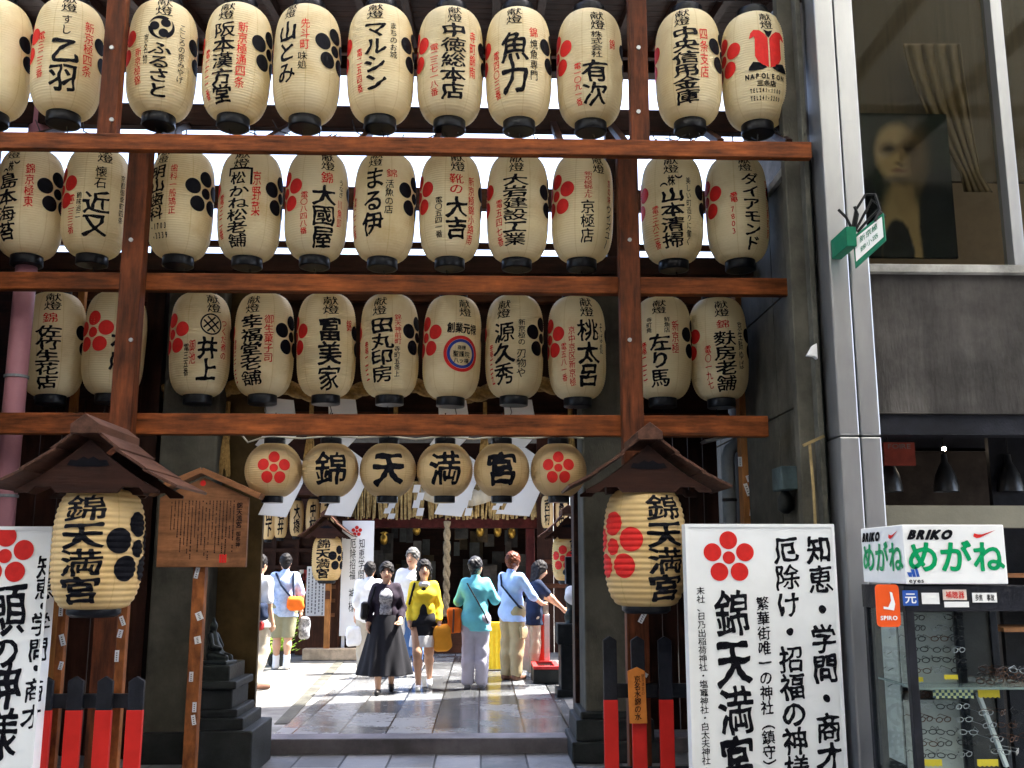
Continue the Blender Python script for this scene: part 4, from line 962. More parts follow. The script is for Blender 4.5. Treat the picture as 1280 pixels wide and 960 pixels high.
# ================================================================== PEOPLE
SKIN = mat("skin", (.55, .32, .21), .5, .08, 12, bump=.03, bscale=200); SKIND = SKIN
def cloth(name, col, var=.12, stripes=None): return mat("cloth_" + name, col, .85, var, 14, bump=.25, bscale=220, spec=.15)
HAIRB = mat("black_hair", (.014, .012, .012), .62, .4, 30, (1, 1, .2), .3, 120); HAIRG = mat("grey_hair", (.13, .125, .12), .6, .4, 40, (1, 1, .2), .3, 120); HAIRR = mat("auburn_hair", (.14, .04, .018), .4, .4, 30, (1, 1, .2), .3, 120)
EYE = mat("eye_dark", (.02, .015, .012), .3, .1, 10, bump=0); LIP = mat("lip", (.38, .10, .08), .5, .1, 10, bump=0)
def V3(*a): return np.array(a, float)
def person(label, x, y, z, H, face, pose, wear, hair, group="people visiting the shrine courtyard", seed=0):
    """joints in units of body height; the figure looks along -y, its left hand is +x"""
    J = dict(pel=V3(0, 0, .525), chest=V3(0, .0, .735), neck=V3(0, .008, .835), head=V3(0, -.006, .930))
    for s, n in ((1, 'L'), (-1, 'R')):
        J['sh' + n] = V3(s * .090, .005, .803); J['el' + n] = V3(s * .116, .015, .640); J['wr' + n] = V3(s * .120, -.03, .495)
        J['hip' + n] = V3(s * .050, 0, .515); J['kn' + n] = V3(s * .052, -.008, .285); J['an' + n] = V3(s * .052, .012, .045); J['ft' + n] = V3(s * .060, -.075, .014)
    if wear.get('woman'):
        for n in 'LR':
            for k in ('sh', 'el', 'wr'): J[k + n] = J[k + n] * V3(.90, 1, 1)
    for k, v in pose.items(): J[k] = V3(*v)
    t = tag(empty("person", (x, y, z)), label, "person", group)
    h = .0052
    lo = np.min([J[k] for k in J], 0) - .14; hi = np.max([J[k] for k in J], 0) + .14; lo[2] = -.005; hi[2] = max(hi[2], 1.03)
    def torso(q, e=0.0, k=.03, zlo=.5):
        p, c = J['pel'], J['chest']
        q.cone(p + V3(-.042, 0, .005), p + V3(.042, 0, .005), .058 + e, None, k); m = (p + c) / 2
        q.cone(m + V3(-.034, 0, -.01), m + V3(.034, 0, -.01), .048 + e, None, k); q.cone(p, m, .06 + e, .055 + e, k)
        q.cone(c + V3(-.042, 0, .01), c + V3(.042, 0, .01), .056 + e, None, k); q.cone(m, c, .06 + e, .06 + e, k)
        if wear.get('woman'):
            for s in (-1, 1): q.ell(c + V3(s * .036, -.042, -.005), V3(.032, .03, .032) + e, k)
        q.cone((J['shL'] + J['shR']) / 2 + V3(-.055, 0, -.010), (J['shL'] + J['shR']) / 2 + V3(.055, 0, -.010), .032 + e * .7, None, k)
    def arm(q, n, e=0.0, upto=1.0, k=.02):
        a, b_, c = J['sh' + n], J['el' + n], J['wr' + n]
        q.cone(a, b_ if upto >= .5 else a + (b_ - a) * upto * 2, .031 + e, .024 + e, k)
        if upto > .5: f = (upto - .5) * 2; q.cone(b_, b_ + (c - b_) * f, .024 + e, .024 + (.017 - .024) * f + e, k)
    def leg(q, n, e=0.0, upto=1.0, k=.025):
        a, b_, c = J['hip' + n], J['kn' + n], J['an' + n]
        q.cone(a, b_ if upto >= .5 else a + (b_ - a) * upto * 2, .056 + e, (.036 if upto >= .5 else .044) + e, k)
        if upto > .5:
            f = (upto - .5) * 2; cc = b_ + (c - b_) * f; m = b_ + (c - b_) * min(.35, f) + V3(0, .010, 0); q.cone(b_, m, .035 + e, .033 + e, k)
            if f > .35: q.cone(m, cc, .033 + e, .021 + e * 1.3, k)
    R = hair.get('yaw', 0.0); tilt = hair.get('tilt', 0.0); Hd = J['head']
    def hp(dx, dy, dz):
        dy, dz = dy * math.cos(tilt) - dz * math.sin(tilt), dy * math.sin(tilt) + dz * math.cos(tilt)
        return Hd + V3(dx * math.cos(R) - dy * math.sin(R), dx * math.sin(R) + dy * math.cos(R), dz)
    q = SDF(lo, hi, h)
    torso(q); q.cone(J['neck'] + V3(0, 0, -.03), hp(0, .008, -.04), .030, .028, .02)
    q.ell(hp(0, .006, .012), (.046, .055, .056), .02); q.ell(hp(0, -.014, -.022), (.037, .040, .043), .025); q.cone(hp(0, -.052, .008), hp(0, -.060, -.012), .006, .009, .012)
    for s in (-1, 1): q.ell(hp(s * .047, .006, -.004), (.007, .012, .017), .006)
    for n, s in (('L', 1), ('R', -1)):
        arm(q, n); leg(q, n)
        wv = J['wr' + n] - J['el' + n]; wv /= np.linalg.norm(wv); side = np.cross(wv, V3(0, 0, 1) if abs(wv[2]) < .8 else V3(s, 0, 0)); side /= np.linalg.norm(side); bend = np.cross(side, wv)
        if abs(wv[2]) > .8: side, bend = V3(0, 1, 0), V3(-s, 0, 0)
        p = J['wr' + n] + wv * .034; q.cone(J['wr' + n], p, .016, .015, .012); q.cone(p - side * .012, p + side * .012, .0115, None, .01)
        for i, L in enumerate((.038, .045, .042, .033)):
            b0 = p + side * (.0165 - .011 * i); b1 = b0 + wv * L * .55 + bend * .004; q.cone(b0, b1, .0052, None, .004); q.cone(b1, b1 + wv * L * .35 + bend * L * .35, .0050, .0042, .003)
        tb = J['wr' + n] + wv * .014 + side * .014; q.cone(tb, tb + side * .018 + wv * .022, .0062, None, .006); q.cone(tb + side * .018 + wv * .022, tb + side * .020 + wv * .042 + bend * .006, .0058, .0045, .003)
        q.cone(J['an' + n] + V3(0, .015, -.028), J['ft' + n], .018, .014, .015)
    bo = sdf_obj(q, "body", wear.get('skin', SKIN), t, scale=H); bo.rotation_euler.z = RAD(face)
    def put(q_, name, m):
        o = sdf_obj(q_, name, m, t, scale=H); o.rotation_euler.z = RAD(face); return o
    hg = .0062
    # face
    for s in (-1, 1):
        e_ = hp(s * .019, -.047, .006); q = SDF(e_ - .03, e_ + .03, .002); q.ell(e_, (.0085, .006, .0042), 0); put(q, "eye", EYE)
        e_ = hp(s * .020, -.047, .0195); q = SDF(e_ - .03, e_ + .03, .002); q.cone(hp(s * .010, -.050, .019), hp(s * .030, -.044, .020), .0032, .0026, 0); put(q, "eyebrow", EYE)
    q = SDF(Hd - .12, Hd + .12, .003); q.cone(hp(-.012, -.052, -.033), hp(.012, -.052, -.033), .0046, None, .002); put(q, "mouth", LIP)
    # hair
    q = SDF(Hd - .2, Hd + .16, .0045); e = hair.get('vol', .010)
    q.ell(hp(0, .010, .018), V3(.047, .056, .056) + e, .01)
    if hair['cut'] == 'long' or hair['cut'] == 'bob':
        L = .12 if hair['cut'] == 'long' else .085
        for s in (-1, 1): q.cone(hp(s * .042, .018, .0), hp(s * .045, .02, -L), .024, .016, .02)
        q.cone(hp(0, .045, .0), hp(0, .04, -L), .035, .026, .03)
    else: q.cone(hp(0, .035, -.01), hp(0, .034, -.045), .034, .024, .02)
    if hair['cut'] == 'bun': q.ell(hp(0, .066, .028), (.030, .028, .030), .006)
    q.ell(hp(0, -.080, -.040), (.050, .075, .088), 0, 's'); q.ell(hp(0, -.085, .014), (.038, .050, .034), 0, 's')
    q.ripple(.0030, 190, seed); put(q, "hair", hair['m'])
    # clothes
    for g_ in wear['items']:
        kind, m, p = g_['kind'], g_['m'], g_
        q = SDF(lo - .06, hi + .06, hg)
        if kind == 'top':
            e = p.get('e', .012); torso(q, e); hem = p.get('hem', .50)
            if hem < .5: q.cone(J['pel'] + V3(-.04, 0, hem - .525), J['pel'] + V3(.04, 0, .0), .066 + e, .062 + e, .03)
            for n in 'LR': arm(q, n, e * .55 + .002, p.get('sleeve', .95))
            if p.get('collar', True): q.cone(J['neck'] + V3(0, .006, -.03), J['neck'] + V3(0, .006, .012), .040 + e * .4, .037, .02)
            q.cone(J['neck'] + V3(0, -.0, .0), J['neck'] + V3(0, -.02, .06), .034, .040, 0, 's')
            for (a, b_, r0, r1) in p.get('open', []): q.cone(a, b_, r0, r1, 0, 's')
            q.keep(zmin=hem); q.ripple(.0020, 62, seed)
        elif kind == 'pants':
            e = p.get('e', .012); pv = J['pel']; q.cone(pv + V3(-.042, 0, .01), pv + V3(.042, 0, .01), .060 + e, None, .03)
            for n in 'LR':
                leg(q, n, e, p.get('upto', .97))
                if p.get('loose'): q.cone(J['kn' + n], J['an' + n] + V3(0, 0, .01), .04 + e, .030 + e, .02)
            q.keep(zmin=p.get('zmin', .03), zmax=.60); q.ripple(.0026, 48, seed + 1)
        elif kind == 'skirt':
            q.skirt(p['z0'], p['z1'], p.get('c0', (0, 0)), (J['pel'][0], J['pel'][1]), p['r0'], p['r1'], p.get('folds', 9), seed, p.get('amp', .06))
        elif kind in ('shoes', 'socks'):
            for n in 'LR':
                q = SDF(np.minimum(J['an' + n], J['ft' + n]) - .12, np.maximum(J['an' + n], J['ft' + n]) + .14, hg)
                if kind == 'shoes':
                    q.cone(J['an' + n] + V3(0, .018, -.026), J['ft' + n] + V3(0, -.004, .004), .025, .021, .015)
                    if p.get('high'): q.cone(J['an' + n] + V3(0, .01, -.01), J['an' + n] + V3(0, 0, .03), .030, .029, .02)
                    q.keep(zmin=.0)
                else: q.cone(J['an' + n] + V3(0, .0, -.01), J['an' + n] + (J['kn' + n] - J['an' + n]) * .28, .027, .031, .01)
                put(q, p['name'].rstrip('s'), m)
            continue
        elif kind == 'strap':
            pts = p['pts']
            for a, b_ in zip(pts, pts[1:]): q.cone(a, b_, p.get('r', .010), None, .005)
        elif kind == 'bag':
            q.rbox(p['c'], p['hf'], p.get('rd', .02), 0, 'u', p.get('rz', 0)); q.ripple(.006, 46, seed)
        put(q, p['name'], m)
    return t
def T(name, m, **k): return dict(kind='top', name=name, m=m, **k)
WHITE = cloth("white", (.78, .78, .78)); BLACK = cloth("black", (.018, .018, .022)); BLACK2 = cloth("aubergine", (.030, .022, .034)); YEL = cloth("yellow", (.92, .68, .05)); TEAL = cloth("turquoise", (.20, .68, .76))
BLUE = cloth("pale_blue", (.36, .50, .82)); KHAKI = cloth("khaki", (.36, .29, .17)); LAV = cloth("lavender", (.52, .50, .60)); NAVY = cloth("navy", (.012, .02, .045)); JEAN = cloth("denim", (.10, .20, .45)); BEIGE = cloth("beige", (.50, .45, .36))
ORANGE = cloth("orange", (.80, .16, .02)); OLIVE = cloth("olive", (.26, .25, .16)); SHOEW = mat("white_shoe", (.75, .74, .72), .5, .1); SHOEB = mat("brown_shoe", (.18, .09, .06), .5, .3); SHOEK = mat("black_shoe", (.02, .018, .018), .35, .2)
def at(u, v): p = G(u, v, .12); return p.x, p.y, .121
def hgt(u, vt, y): return P(u, vt, y).z - .121
X, Y, Z = at(480, 866)
person("woman in black cardigan and long black flared skirt walking towards the street", X, Y, Z, hgt(482, 703, Y) / 1.0, 4,
       dict(elL=(.130, .03, .64), wrL=(.115, -.075, .555), elR=(-.130, .03, .64), wrR=(-.135, -.02, .52), anL=(.052, .11, .065), ftL=(.056, .03, .018), anR=(-.045, -.11, .045), ftR=(-.05, -.20, .016), knR=(-.048, -.075, .285), head=(0, -.016, .925)),
       dict(woman=1, items=[T("patterned_top", mat("patterned_cloth", (.55, .55, .58), .8, .1, 60, bump=.2, dark=(.05, .05, .07)), e=.008, sleeve=.2, hem=.52, open=[((0, -.07, .86), (0, -.08, .79), .03, .02)]),
                            T("cardigan", BLACK2, e=.011, sleeve=.86, hem=.50, open=[((0, -.10, .86), (0, -.105, .50), .052, .068)]),
                            dict(kind='skirt', name="long_skirt", m=BLACK, z0=.135, z1=.60, c0=(0, 0), r0=(.205, .165), r1=(.088, .07), folds=8, amp=.08),
                            dict(kind='shoes', name="sandals", m=SHOEK), dict(kind='strap', name="bag_strap", m=BLACK, pts=[(-.085, -.06, .81), (-.13, -.05, .66)]), dict(kind='strap', name="bag_strap", m=BLACK, pts=[(-.085, .05, .81), (-.15, .02, .66)]),
                            dict(kind='bag', name="shoulder_bag", m=SHOEK, c=(-.165, .0, .625), hf=(.03, .07, .07), rd=.025)]),
       dict(cut='short', m=HAIRB, tilt=.12, vol=.011), seed=1)
X, Y, Z = at(528, 861)
person("woman in an open yellow jacket over a black and white dress walking towards the street", X, Y, Z, hgt(530, 701, Y), 2,
       dict(elL=(.120, .03, .64), wrL=(.128, -.045, .515), elR=(-.115, .03, .64), wrR=(-.11, -.04, .52), anR=(-.03, -.10, .045), ftR=(-.032, -.19, .016), knR=(-.042, -.075, .285), anL=(.052, .11, .075), ftL=(.054, .03, .018), knL=(.046, .005, .285)),
       dict(woman=1, items=[T("dress_top", BLACK, e=.008, sleeve=.15, hem=.48), dict(kind='skirt', name="black_skirt", m=BLACK, z0=.40, z1=.60, r0=(.100, .085), r1=(.082, .066), folds=6, amp=.03),
                            dict(kind='skirt', name="white_hem", m=WHITE, z0=.325, z1=.415, r0=(.112, .095), r1=(.101, .086), folds=7, amp=.05),
                            T("yellow_jacket", YEL, e=.011, sleeve=.93, hem=.505, open=[((0, -.12, .68), (0, -.13, .50), .045, .088), ((0, -.075, .88), (0, -.085, .79), .046, .030)]),
                            dict(kind='bag', name="white_scarf", m=WHITE, c=(0, -.035, .815), hf=(.042, .03, .022), rd=.02),
                            dict(kind='shoes', name="pale_shoes", m=SHOEW), dict(kind='strap', name="bag_strap", m=BLACK, pts=[(-.075, -.055, .82), (-.115, -.045, .66)]),
                            dict(kind='bag', name="orange_bag", m=cloth("amber", (.72, .30, .03)), c=(.155, -.05, .395), hf=(.072, .05, .105), rd=.045), dict(kind='strap', name="bag_handle", m=cloth("amber", (.72, .30, .03)), r=.007, pts=[(.10, -.05, .47), (.137, -.06, .49), (.18, -.05, .47)])]),
       dict(cut='bob', m=HAIRB, yaw=.1, vol=.012), seed=2)
X, Y, Z = at(513, 846)
person("grey-haired man in white shirt and jeans walking behind the woman in yellow", X, Y, Z, hgt(512, 686, Y), -6, dict(elR=(-.14, .02, .63), wrR=(-.12, -.05, .5)),
       dict(items=[T("white_shirt", WHITE, e=.017, sleeve=.5, hem=.46), dict(kind='pants', name="jeans", m=JEAN), dict(kind='shoes', name="white_shoes", m=SHOEW), dict(kind='bag', name="white_bag", m=WHITE, c=(-.10, -.08, .40), hf=(.06, .03, .085), rd=.02)]),
       dict(cut='short', m=HAIRG, yaw=-.25), seed=3)
X, Y, Z = at(594, 861)
person("woman in turquoise jacket seen from behind with her hair in a bun", X, Y, Z, hgt(594, 697, Y), 176,
       dict(elL=(.14, -.04, .66), wrL=(.06, -.13, .72), elR=(-.15, -.04, .67), wrR=(-.07, -.13, .76), anL=(.06, .01, .045), anR=(-.05, .01, .045)),
       dict(woman=1, items=[dict(kind='pants', name="lavender_trousers", m=LAV, e=.012, loose=1), T("turquoise_jacket", TEAL, e=.017, sleeve=.9, hem=.435),
                            dict(kind='shoes', name="grey_shoes", m=mat("grey_shoe", (.3, .3, .32), .5)), dict(kind='strap', name="strap", m=BLACK, r=.0065, pts=[(.06, .09, .80), (.0, .098, .70), (-.07, .088, .58), (-.10, .06, .50)]),
                            dict(kind='bag', name="orange_shoulder_bag", m=ORANGE, c=(.165, .02, .515), hf=(.055, .05, .095), rd=.025), dict(kind='strap', name="bag_band", m=SHOEB, r=.008, pts=[(.165, .075, .60), (.17, .075, .43)])]),
       dict(cut='bun', m=mat("dark_grey_hair", (.05, .05, .055), .45, .5, 30), yaw=-.5, vol=.009), seed=4)
X, Y, Z = at(640, 850)
person("auburn-haired person in pale blue shirt and khaki cargo trousers with a diagonal strap", X, Y, Z, hgt(642, 691, Y), 140,
       dict(elR=(-.16, -.06, .66), wrR=(-.14, -.20, .60), elL=(.13, -.03, .65), wrL=(.08, -.15, .61), head=(-.0, -.015, .928)),
       dict(items=[dict(kind='pants', name="khaki_trousers", m=KHAKI, e=.012, loose=1), T("blue_shirt", BLUE, e=.015, sleeve=.62, hem=.455), dict(kind='shoes', name="brown_trainers", m=SHOEB, high=1),
                   dict(kind='strap', name="diagonal_strap", m=NAVY, r=.0085, pts=[(.085, .04, .825), (.03, .098, .74), (-.05, .092, .66), (-.105, .05, .58), (-.11, -.02, .54)]), dict(kind='bag', name="cargo_pocket", m=KHAKI, c=(-.115, .0, .37), hf=(.012, .04, .05), rd=.01)]),
       dict(cut='short', m=HAIRR, vol=.013, yaw=.2), seed=5)
X, Y, Z = at(667, 846)
person("black-haired person in navy top reaching down to the right with a bare arm", X, Y, Z, hgt(668, 700, Y), 100,
       dict(chest=(0, -.02, .73), neck=(0, -.035, .83), head=(0, -.065, .912), shL=(.10, -.02, .79), shR=(-.10, -.02, .79), elR=(-.12, -.14, .67), wrR=(-.11, -.26, .56), elL=(.12, -.13, .68), wrL=(.06, -.25, .60)),
       dict(woman=1, items=[dict(kind='pants', name="pale_trousers", m=BEIGE, e=.006, loose=1), T("navy_top", NAVY, e=.016, sleeve=.32, hem=.44), dict(kind='shoes', name="white_shoes", m=SHOEW)]),
       dict(cut='long', m=HAIRB, tilt=.3, vol=.014), seed=6)
X, Y, Z = at(352, 836)
person("man in pale blue checked shirt and khaki shorts with an orange bag on his back", X, Y, Z, hgt(355, 693, Y), 190,
       dict(elR=(-.15, .0, .64), wrR=(-.15, -.02, .50), elL=(.15, 0, .64), wrL=(.13, -.06, .52), anR=(-.04, .06, .05), knR=(-.045, .02, .285)),
       dict(items=[dict(kind='pants', name="khaki_shorts", m=OLIVE, e=.020, upto=.5, zmin=.27), T("checked_shirt", mat("checked_cloth", (.55, .66, .85), .85, .25, 30, bump=.2, dark=(.32, .45, .74)), e=.02, sleeve=.45, hem=.45), dict(kind='socks', name="white_socks", m=WHITE), dict(kind='shoes', name="white_trainers", m=SHOEW, high=1),
                   dict(kind='strap', name="dark_strap", m=NAVY, r=.010, pts=[(.08, .05, .83), (.03, .10, .73), (-.06, .095, .62)]), dict(kind='strap', name="dark_strap", m=NAVY, r=.010, pts=[(-.07, .06, .83), (-.08, .10, .62)]),
                   dict(kind='bag', name="orange_bag", m=ORANGE, c=(-.10, .11, .57), hf=(.075, .045, .062), rd=.04), dict(kind='bag', name="black_and_white_bag", m=mat("mottled_cloth", (.5, .5, .5), .7, .2, 30, dark=(.01, .01, .02)), c=(-.185, -.03, .35), hf=(.05, .04, .10), rd=.035), dict(kind='strap', name="bag_handle", m=BLACK, r=.006, pts=[(-.155, -.03, .49), (-.18, -.03, .43)])]),
       dict(cut='short', m=HAIRB, yaw=.0, vol=.009), seed=7)
X, Y, Z = at(318, 862)
person("person in white shirt and beige trousers half hidden at the left pillar", X, Y, Z, hgt(322, 694, Y), 150,
       dict(knL=(.05, -.06, .29), anL=(.05, -.02, .05), anR=(-.05, .08, .06)),
       dict(items=[dict(kind='pants', name="beige_trousers", m=BEIGE, e=.015, loose=1), T("white_shirt", WHITE, e=.02, sleeve=.45, hem=.46), dict(kind='bag', name="red_belt_pouch", m=cloth("dark_red", (.35, .03, .03)), c=(-.08, .06, .47), hf=(.03, .03, .03), rd=.015), dict(kind='shoes', name="dark_shoes", m=SHOEB),
                   dict(kind='bag', name="black_bag", m=NAVY, c=(-.09, .10, .58), hf=(.08, .045, .06), rd=.03)]), dict(cut='short', m=HAIRB, vol=.009), seed=8)
X, Y, Z = at(459, 841)
person("person in white seen from behind, mostly hidden by the woman in black", X, Y, Z, hgt(460, 703, Y), 185, dict(),
       dict(items=[dict(kind='pants', name="beige_trousers", m=BEIGE, e=.014, loose=1), T("white_blouse", WHITE, e=.022, sleeve=.6, hem=.45), dict(kind='shoes', name="shoes", m=SHOEB), dict(kind='bag', name="white_bag", m=WHITE, c=(.13, .03, .33), hf=(.07, .04, .09), rd=.03)]),
       dict(cut='short', m=HAIRB, vol=.009), seed=9)

# ================================================================== COURTYARD
# small roofed lantern on a post, left
YC = 16.6; c = P(409, 698, YC); k = mpp(409, 698, YC)
tl = roofed_lantern(c, 18.5 * k, 54 * k, 66 * k, .36, .55, "small roofed paper lantern on a pale post inside the courtyard", -.30, .78, 18, True, [], None, 0, n=20)
b = MB(); b.box((c.x - .045 + .02, YC + .05, .2), (c.x + .045 + .02, YC + .14, c.z + .4)); b.build("post", M['honey'], tl, bevel=.004)
b = MB(); b.box((c.x - .06, YC - .045, .55), (c.x + .10, YC + .04, .66)); 
b = MB(); b.box((c.x - .02, YC + .02, c.z - 54 * k / 2 - .30), (c.x + .06, YC + .05, c.z - 54 * k / 2 - .17)); b.build("nameplate", M['brown'], tl)
x0, x1 = P(378, 816, YC).x, P(452, 816, YC).x
b = MB(); b.box((x0, YC - .02, .125), (x1, YC + .22, .30)); 
fb = b.build("foot_beam", mat("pale_timber", (.55, .42, .28), .6, .25, 8), bevel=.01); tag(fb, "pale timber foot beam carrying the courtyard lantern post and white board", "beam")
# white information board behind it
YB_ = 16.9; z0, z1 = P(445, 795, YB_).z, P(445, 651, YB_).z; x0, x1 = P(426, 720, YB_).x, P(466, 720, YB_).x
t = tag(empty("white_board", ((x0 + x1) / 2, YB_, .12)), "tall white board with a faint plum crest behind the small courtyard lantern", "sign")
b = MB(); b.box((x0, YB_, z0), (x1, YB_ + .05, z1)); pn = b.build("panel", M['white'], t, bevel=.004)
for x in (x0 + .03, x1 - .06):
    b = MB(); b.box((x, YB_ + .055, .12), (x + .05, YB_ + .1, z1 - .1)); b.build("leg", M['white'], t)
kk = mpp(446, 700, YB_); cc = P(446, 664, YB_); I = Ink(24)
for u, txt, va, vb in ((452, '知恵学問', 673, 725), (441, '厄除招福', 673, 725), (452, '商才', 735, 765), (441, '神様', 735, 765)):
    I.column(txt, P(u, 700, YB_).x, P(446, va, YB_).z, P(446, vb, YB_).z, 8 * kk, .0)
I.flat("lettering", M['ink'], pn, (0, YB_ - .004, 0), (1, 0, 0), (0, 0, 1)); I = Ink(); I.plum(cc.x, cc.z, 7 * kk); I.flat("plum_crest", M['red'], pn, (0, YB_ - .004, 0), (1, 0, 0), (0, 0, 1))
# small roofed lantern, right, with stand
YC2 = 13.2; c = P(709, 698, YC2); k = mpp(709, 698, YC2)
tl = roofed_lantern(c, 18.5 * k, 54 * k, 68 * k, .33, .5, "small roofed paper lantern at the courtyard's right edge behind the stone pillar", .62, -.30, 18, False, [], None, 0, n=18)
b = MB(); b.box((c.x + .18, YC2 + .05, .12), (c.x + .26, YC2 + .13, c.z + .4)); b.build("post", M['brownz'], tl)

# main hall
YH = 18.6
hl = tag(empty("main_hall", (-.8, YH, .12)), "dark timber shrine hall with gilt fittings behind the courtyard", "shrine")
zb0, zb1 = P(560, 660, YH).z, P(560, 648, YH).z; xl, xr = P(420, 700, YH).x, P(672, 700, YH).x
b = MB(); b.box((xl - .6, YH, zb0), (xr + .15, YH + .2, zb1)); b.build("front_beam", mat("red_lacquer_wood", (.10, .022, .02), .4, .4, 10), hl, bevel=.01)
for u, w_ in ((428, 10), (663, 11)):
    x = P(u, 700, YH).x; hw = w_ * mpp(u, 700, YH) / 2; b = MB(); b.box((x - hw, YH + .02, .12), (x + hw, YH + .18, zb0 - .003)); b.build("post", MATS["red_lacquer_wood"], hl, bevel=.01)
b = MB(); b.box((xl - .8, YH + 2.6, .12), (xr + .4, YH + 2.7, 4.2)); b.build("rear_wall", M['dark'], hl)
for x in (xl - .7, xr + .2):
    b = MB(); b.box((x, YH + .3, .12), (x + .08, YH + 2.58, 4.2)); b.build("side_wall", M['darky'], hl)
for i in range(3):
    b = MB(); b.box((xl - .1, YH + .1 + i * .3, .12), (xr, YH + .4 + i * .3, .26 + i * .13)); b.build("step", M['dark'], hl, bevel=.008)
# hanging slats and plaques inside
rnd = random.Random(5)
for i in range(46):
    u = rnd.uniform(470, 655); v = rnd.uniform(664, 735); Yq = YH + rnd.uniform(1.2, 2.4); p = P(u, v, Yq); hh = rnd.uniform(.1, .3); ww = rnd.uniform(.05, .13)
    b = MB(); b.box((p.x - ww, Yq, p.z - hh), (p.x + ww, Yq + .02, p.z + hh)); b.build("votive_plaque", mat("plaque_%d" % (i % 4), ((.20, .19, .17), (.10, .10, .095), (.14, .15, .14), (.16, .12, .07))[i % 4], .6, .3, 10), hl)
for u, v in ((521, 660), (600, 662), (622, 662), (480, 672), (640, 664)):
    p = P(u, v, YH + .5); b = MB(); b.lathe([(.01, -.14), (.05, -.12), (.075, -.05), (.07, .02), (.035, .06), (.08, .09), (.01, .12)], p, 10); b.build("gilt_fitting", M['gold'], hl, smooth=True)
# eaves and roof
ez = P(560, 545, YH - 1.6).z
b = MB()
for s, (ya, za, yb, zb) in enumerate(((YH - 1.8, ez, YH + 1.5, ez + 2.0),)):
    for i in range(26):
        x = xl - 1.6 + i * .24; b.bar((x, ya, za + .1), (x, yb, zb + .1), .2, .07)
    b.add([(xl - 1.7, ya + .02, za), (xr + 1.5, ya + .02, za), (xr + 1.5, yb, zb), (xl - 1.7, yb, zb), (xl - 1.7, ya + .02, za + .08), (xr + 1.5, ya + .02, za + .08), (xr + 1.5, yb, zb + .08), (xl - 1.7, yb, zb + .08)], [(0, 3, 2, 1), (4, 5, 6, 7), (0, 1, 5, 4), (1, 2, 6, 5), (2, 3, 7, 6), (3, 0, 4, 7)])
b.add([(xl - 1.7, YH + 1.5, ez + 2.08), (xr + 1.5, YH + 1.5, ez + 2.08), (xr + 1.5, YH + 5, ez), (xl - 1.7, YH + 5, ez)], [(0, 1, 2, 3)])
b.build("roof", mat("roof_tiles", (.055, .058, .062), .5, .3, 10, bump=.2), hl)
# bamboo fringe with white cloth
YF = YH - .35; rnd = random.Random(9)
b = MB(); zt = P(550, 604, YF).z
for i in range(120):
    u = 433 + 240 * i / 119 + rnd.uniform(-1, 1); p = P(u, 604, YF); q = P(u + rnd.uniform(-5, 5), 648 + rnd.uniform(-3, 2), YF + rnd.uniform(-.05, .06)); b.tube([p, q], rnd.uniform(.013, .024), 5)
b.bar(P(430, 604, YF), P(675, 604, YF), .06, .06)
tag(b.build("bamboo_fringe", mat("bamboo_strips", (.55, .40, .17), .55, .5, 18, dark=(.28, .17, .06))), "fringe of pale bamboo strips hanging above the hall entrance", "bamboo curtain")
b = MB(); pts_t = [P(u, 612 + 2 * math.sin(u), YF - .12) for u in np.linspace(526, 622, 25)]; n = len(pts_t)
bot = [P(u, 622 + 12 * math.sin((u - 526) / 96 * math.pi) ** .8, YF - .12 - .05 * math.sin(u * .5)) for u in np.linspace(526, 622, 25)]
b.add(pts_t + bot, [(i, i + 1, n + i + 1, n + i) for i in range(n - 1)]); o = b.build("draped_cloth", cloth("cream", (.62, .55, .42)), smooth=True)
s_ = o.modifiers.new("thickness", 'SOLIDIFY'); s_.thickness = .01; tag(o, "cream cloth draped over the middle of the bamboo fringe", "cloth")
for i, (u, v0, L) in enumerate(((488, 622, 26), (524, 606, 38), (584, 606, 38), (623, 622, 20))):
    p = P(u, v0, YF - .2); kx = mpp(u, v0, YF); b = MB()
    for j in range(4):
        h_ = L * kx / 4; x = (-.03, .04, -.03, .04)[j]; b.prism([(x - .06, -j * h_), (x + .06, -j * h_), (x + .03, -(j + 1) * h_), (x - .09, -(j + 1) * h_)], p + Vector((0, .012 * (j % 2), 0)), (1, 0, 0), (0, 0, 1), (0, .004, 0))
    o = b.build("paper_streamer", M['paperw']); tag(o, "small white zigzag paper before the bamboo fringe, " + ("leftmost", "second from left", "third from left", "rightmost")[i], "paper streamer", "small paper zigzags before the bamboo fringe")
b = MB(); p = P(559, 652, YH - .6)
for ph in (0, math.pi): b.tube([(p.x + .03 * math.cos(ph + i * .7), p.y + .03 * math.sin(ph + i * .7), p.z - i * .05 * 1.0) for i in range(34)], .04, 6)
tag(b.build("bell_rope", mat("tan_rope", (.38, .29, .17), .8, .3, 30, bump=.4), smooth=True), "thick tan bell rope hanging before the dark hall", "rope")
b = MB(); ob = P(566, 775, YH - .5)
b.box((ob.x - .7, YH - .75, .12), (ob.x + .75, YH - .2, .62))
for i in range(14): b.box((ob.x - .66 + i * .1, YH - .72, .622), (ob.x - .62 + i * .1, YH - .23, .66))
tag(b.build("offertory_box", M['brown'], bevel=.01), "wooden offertory box below the bell rope", "box")
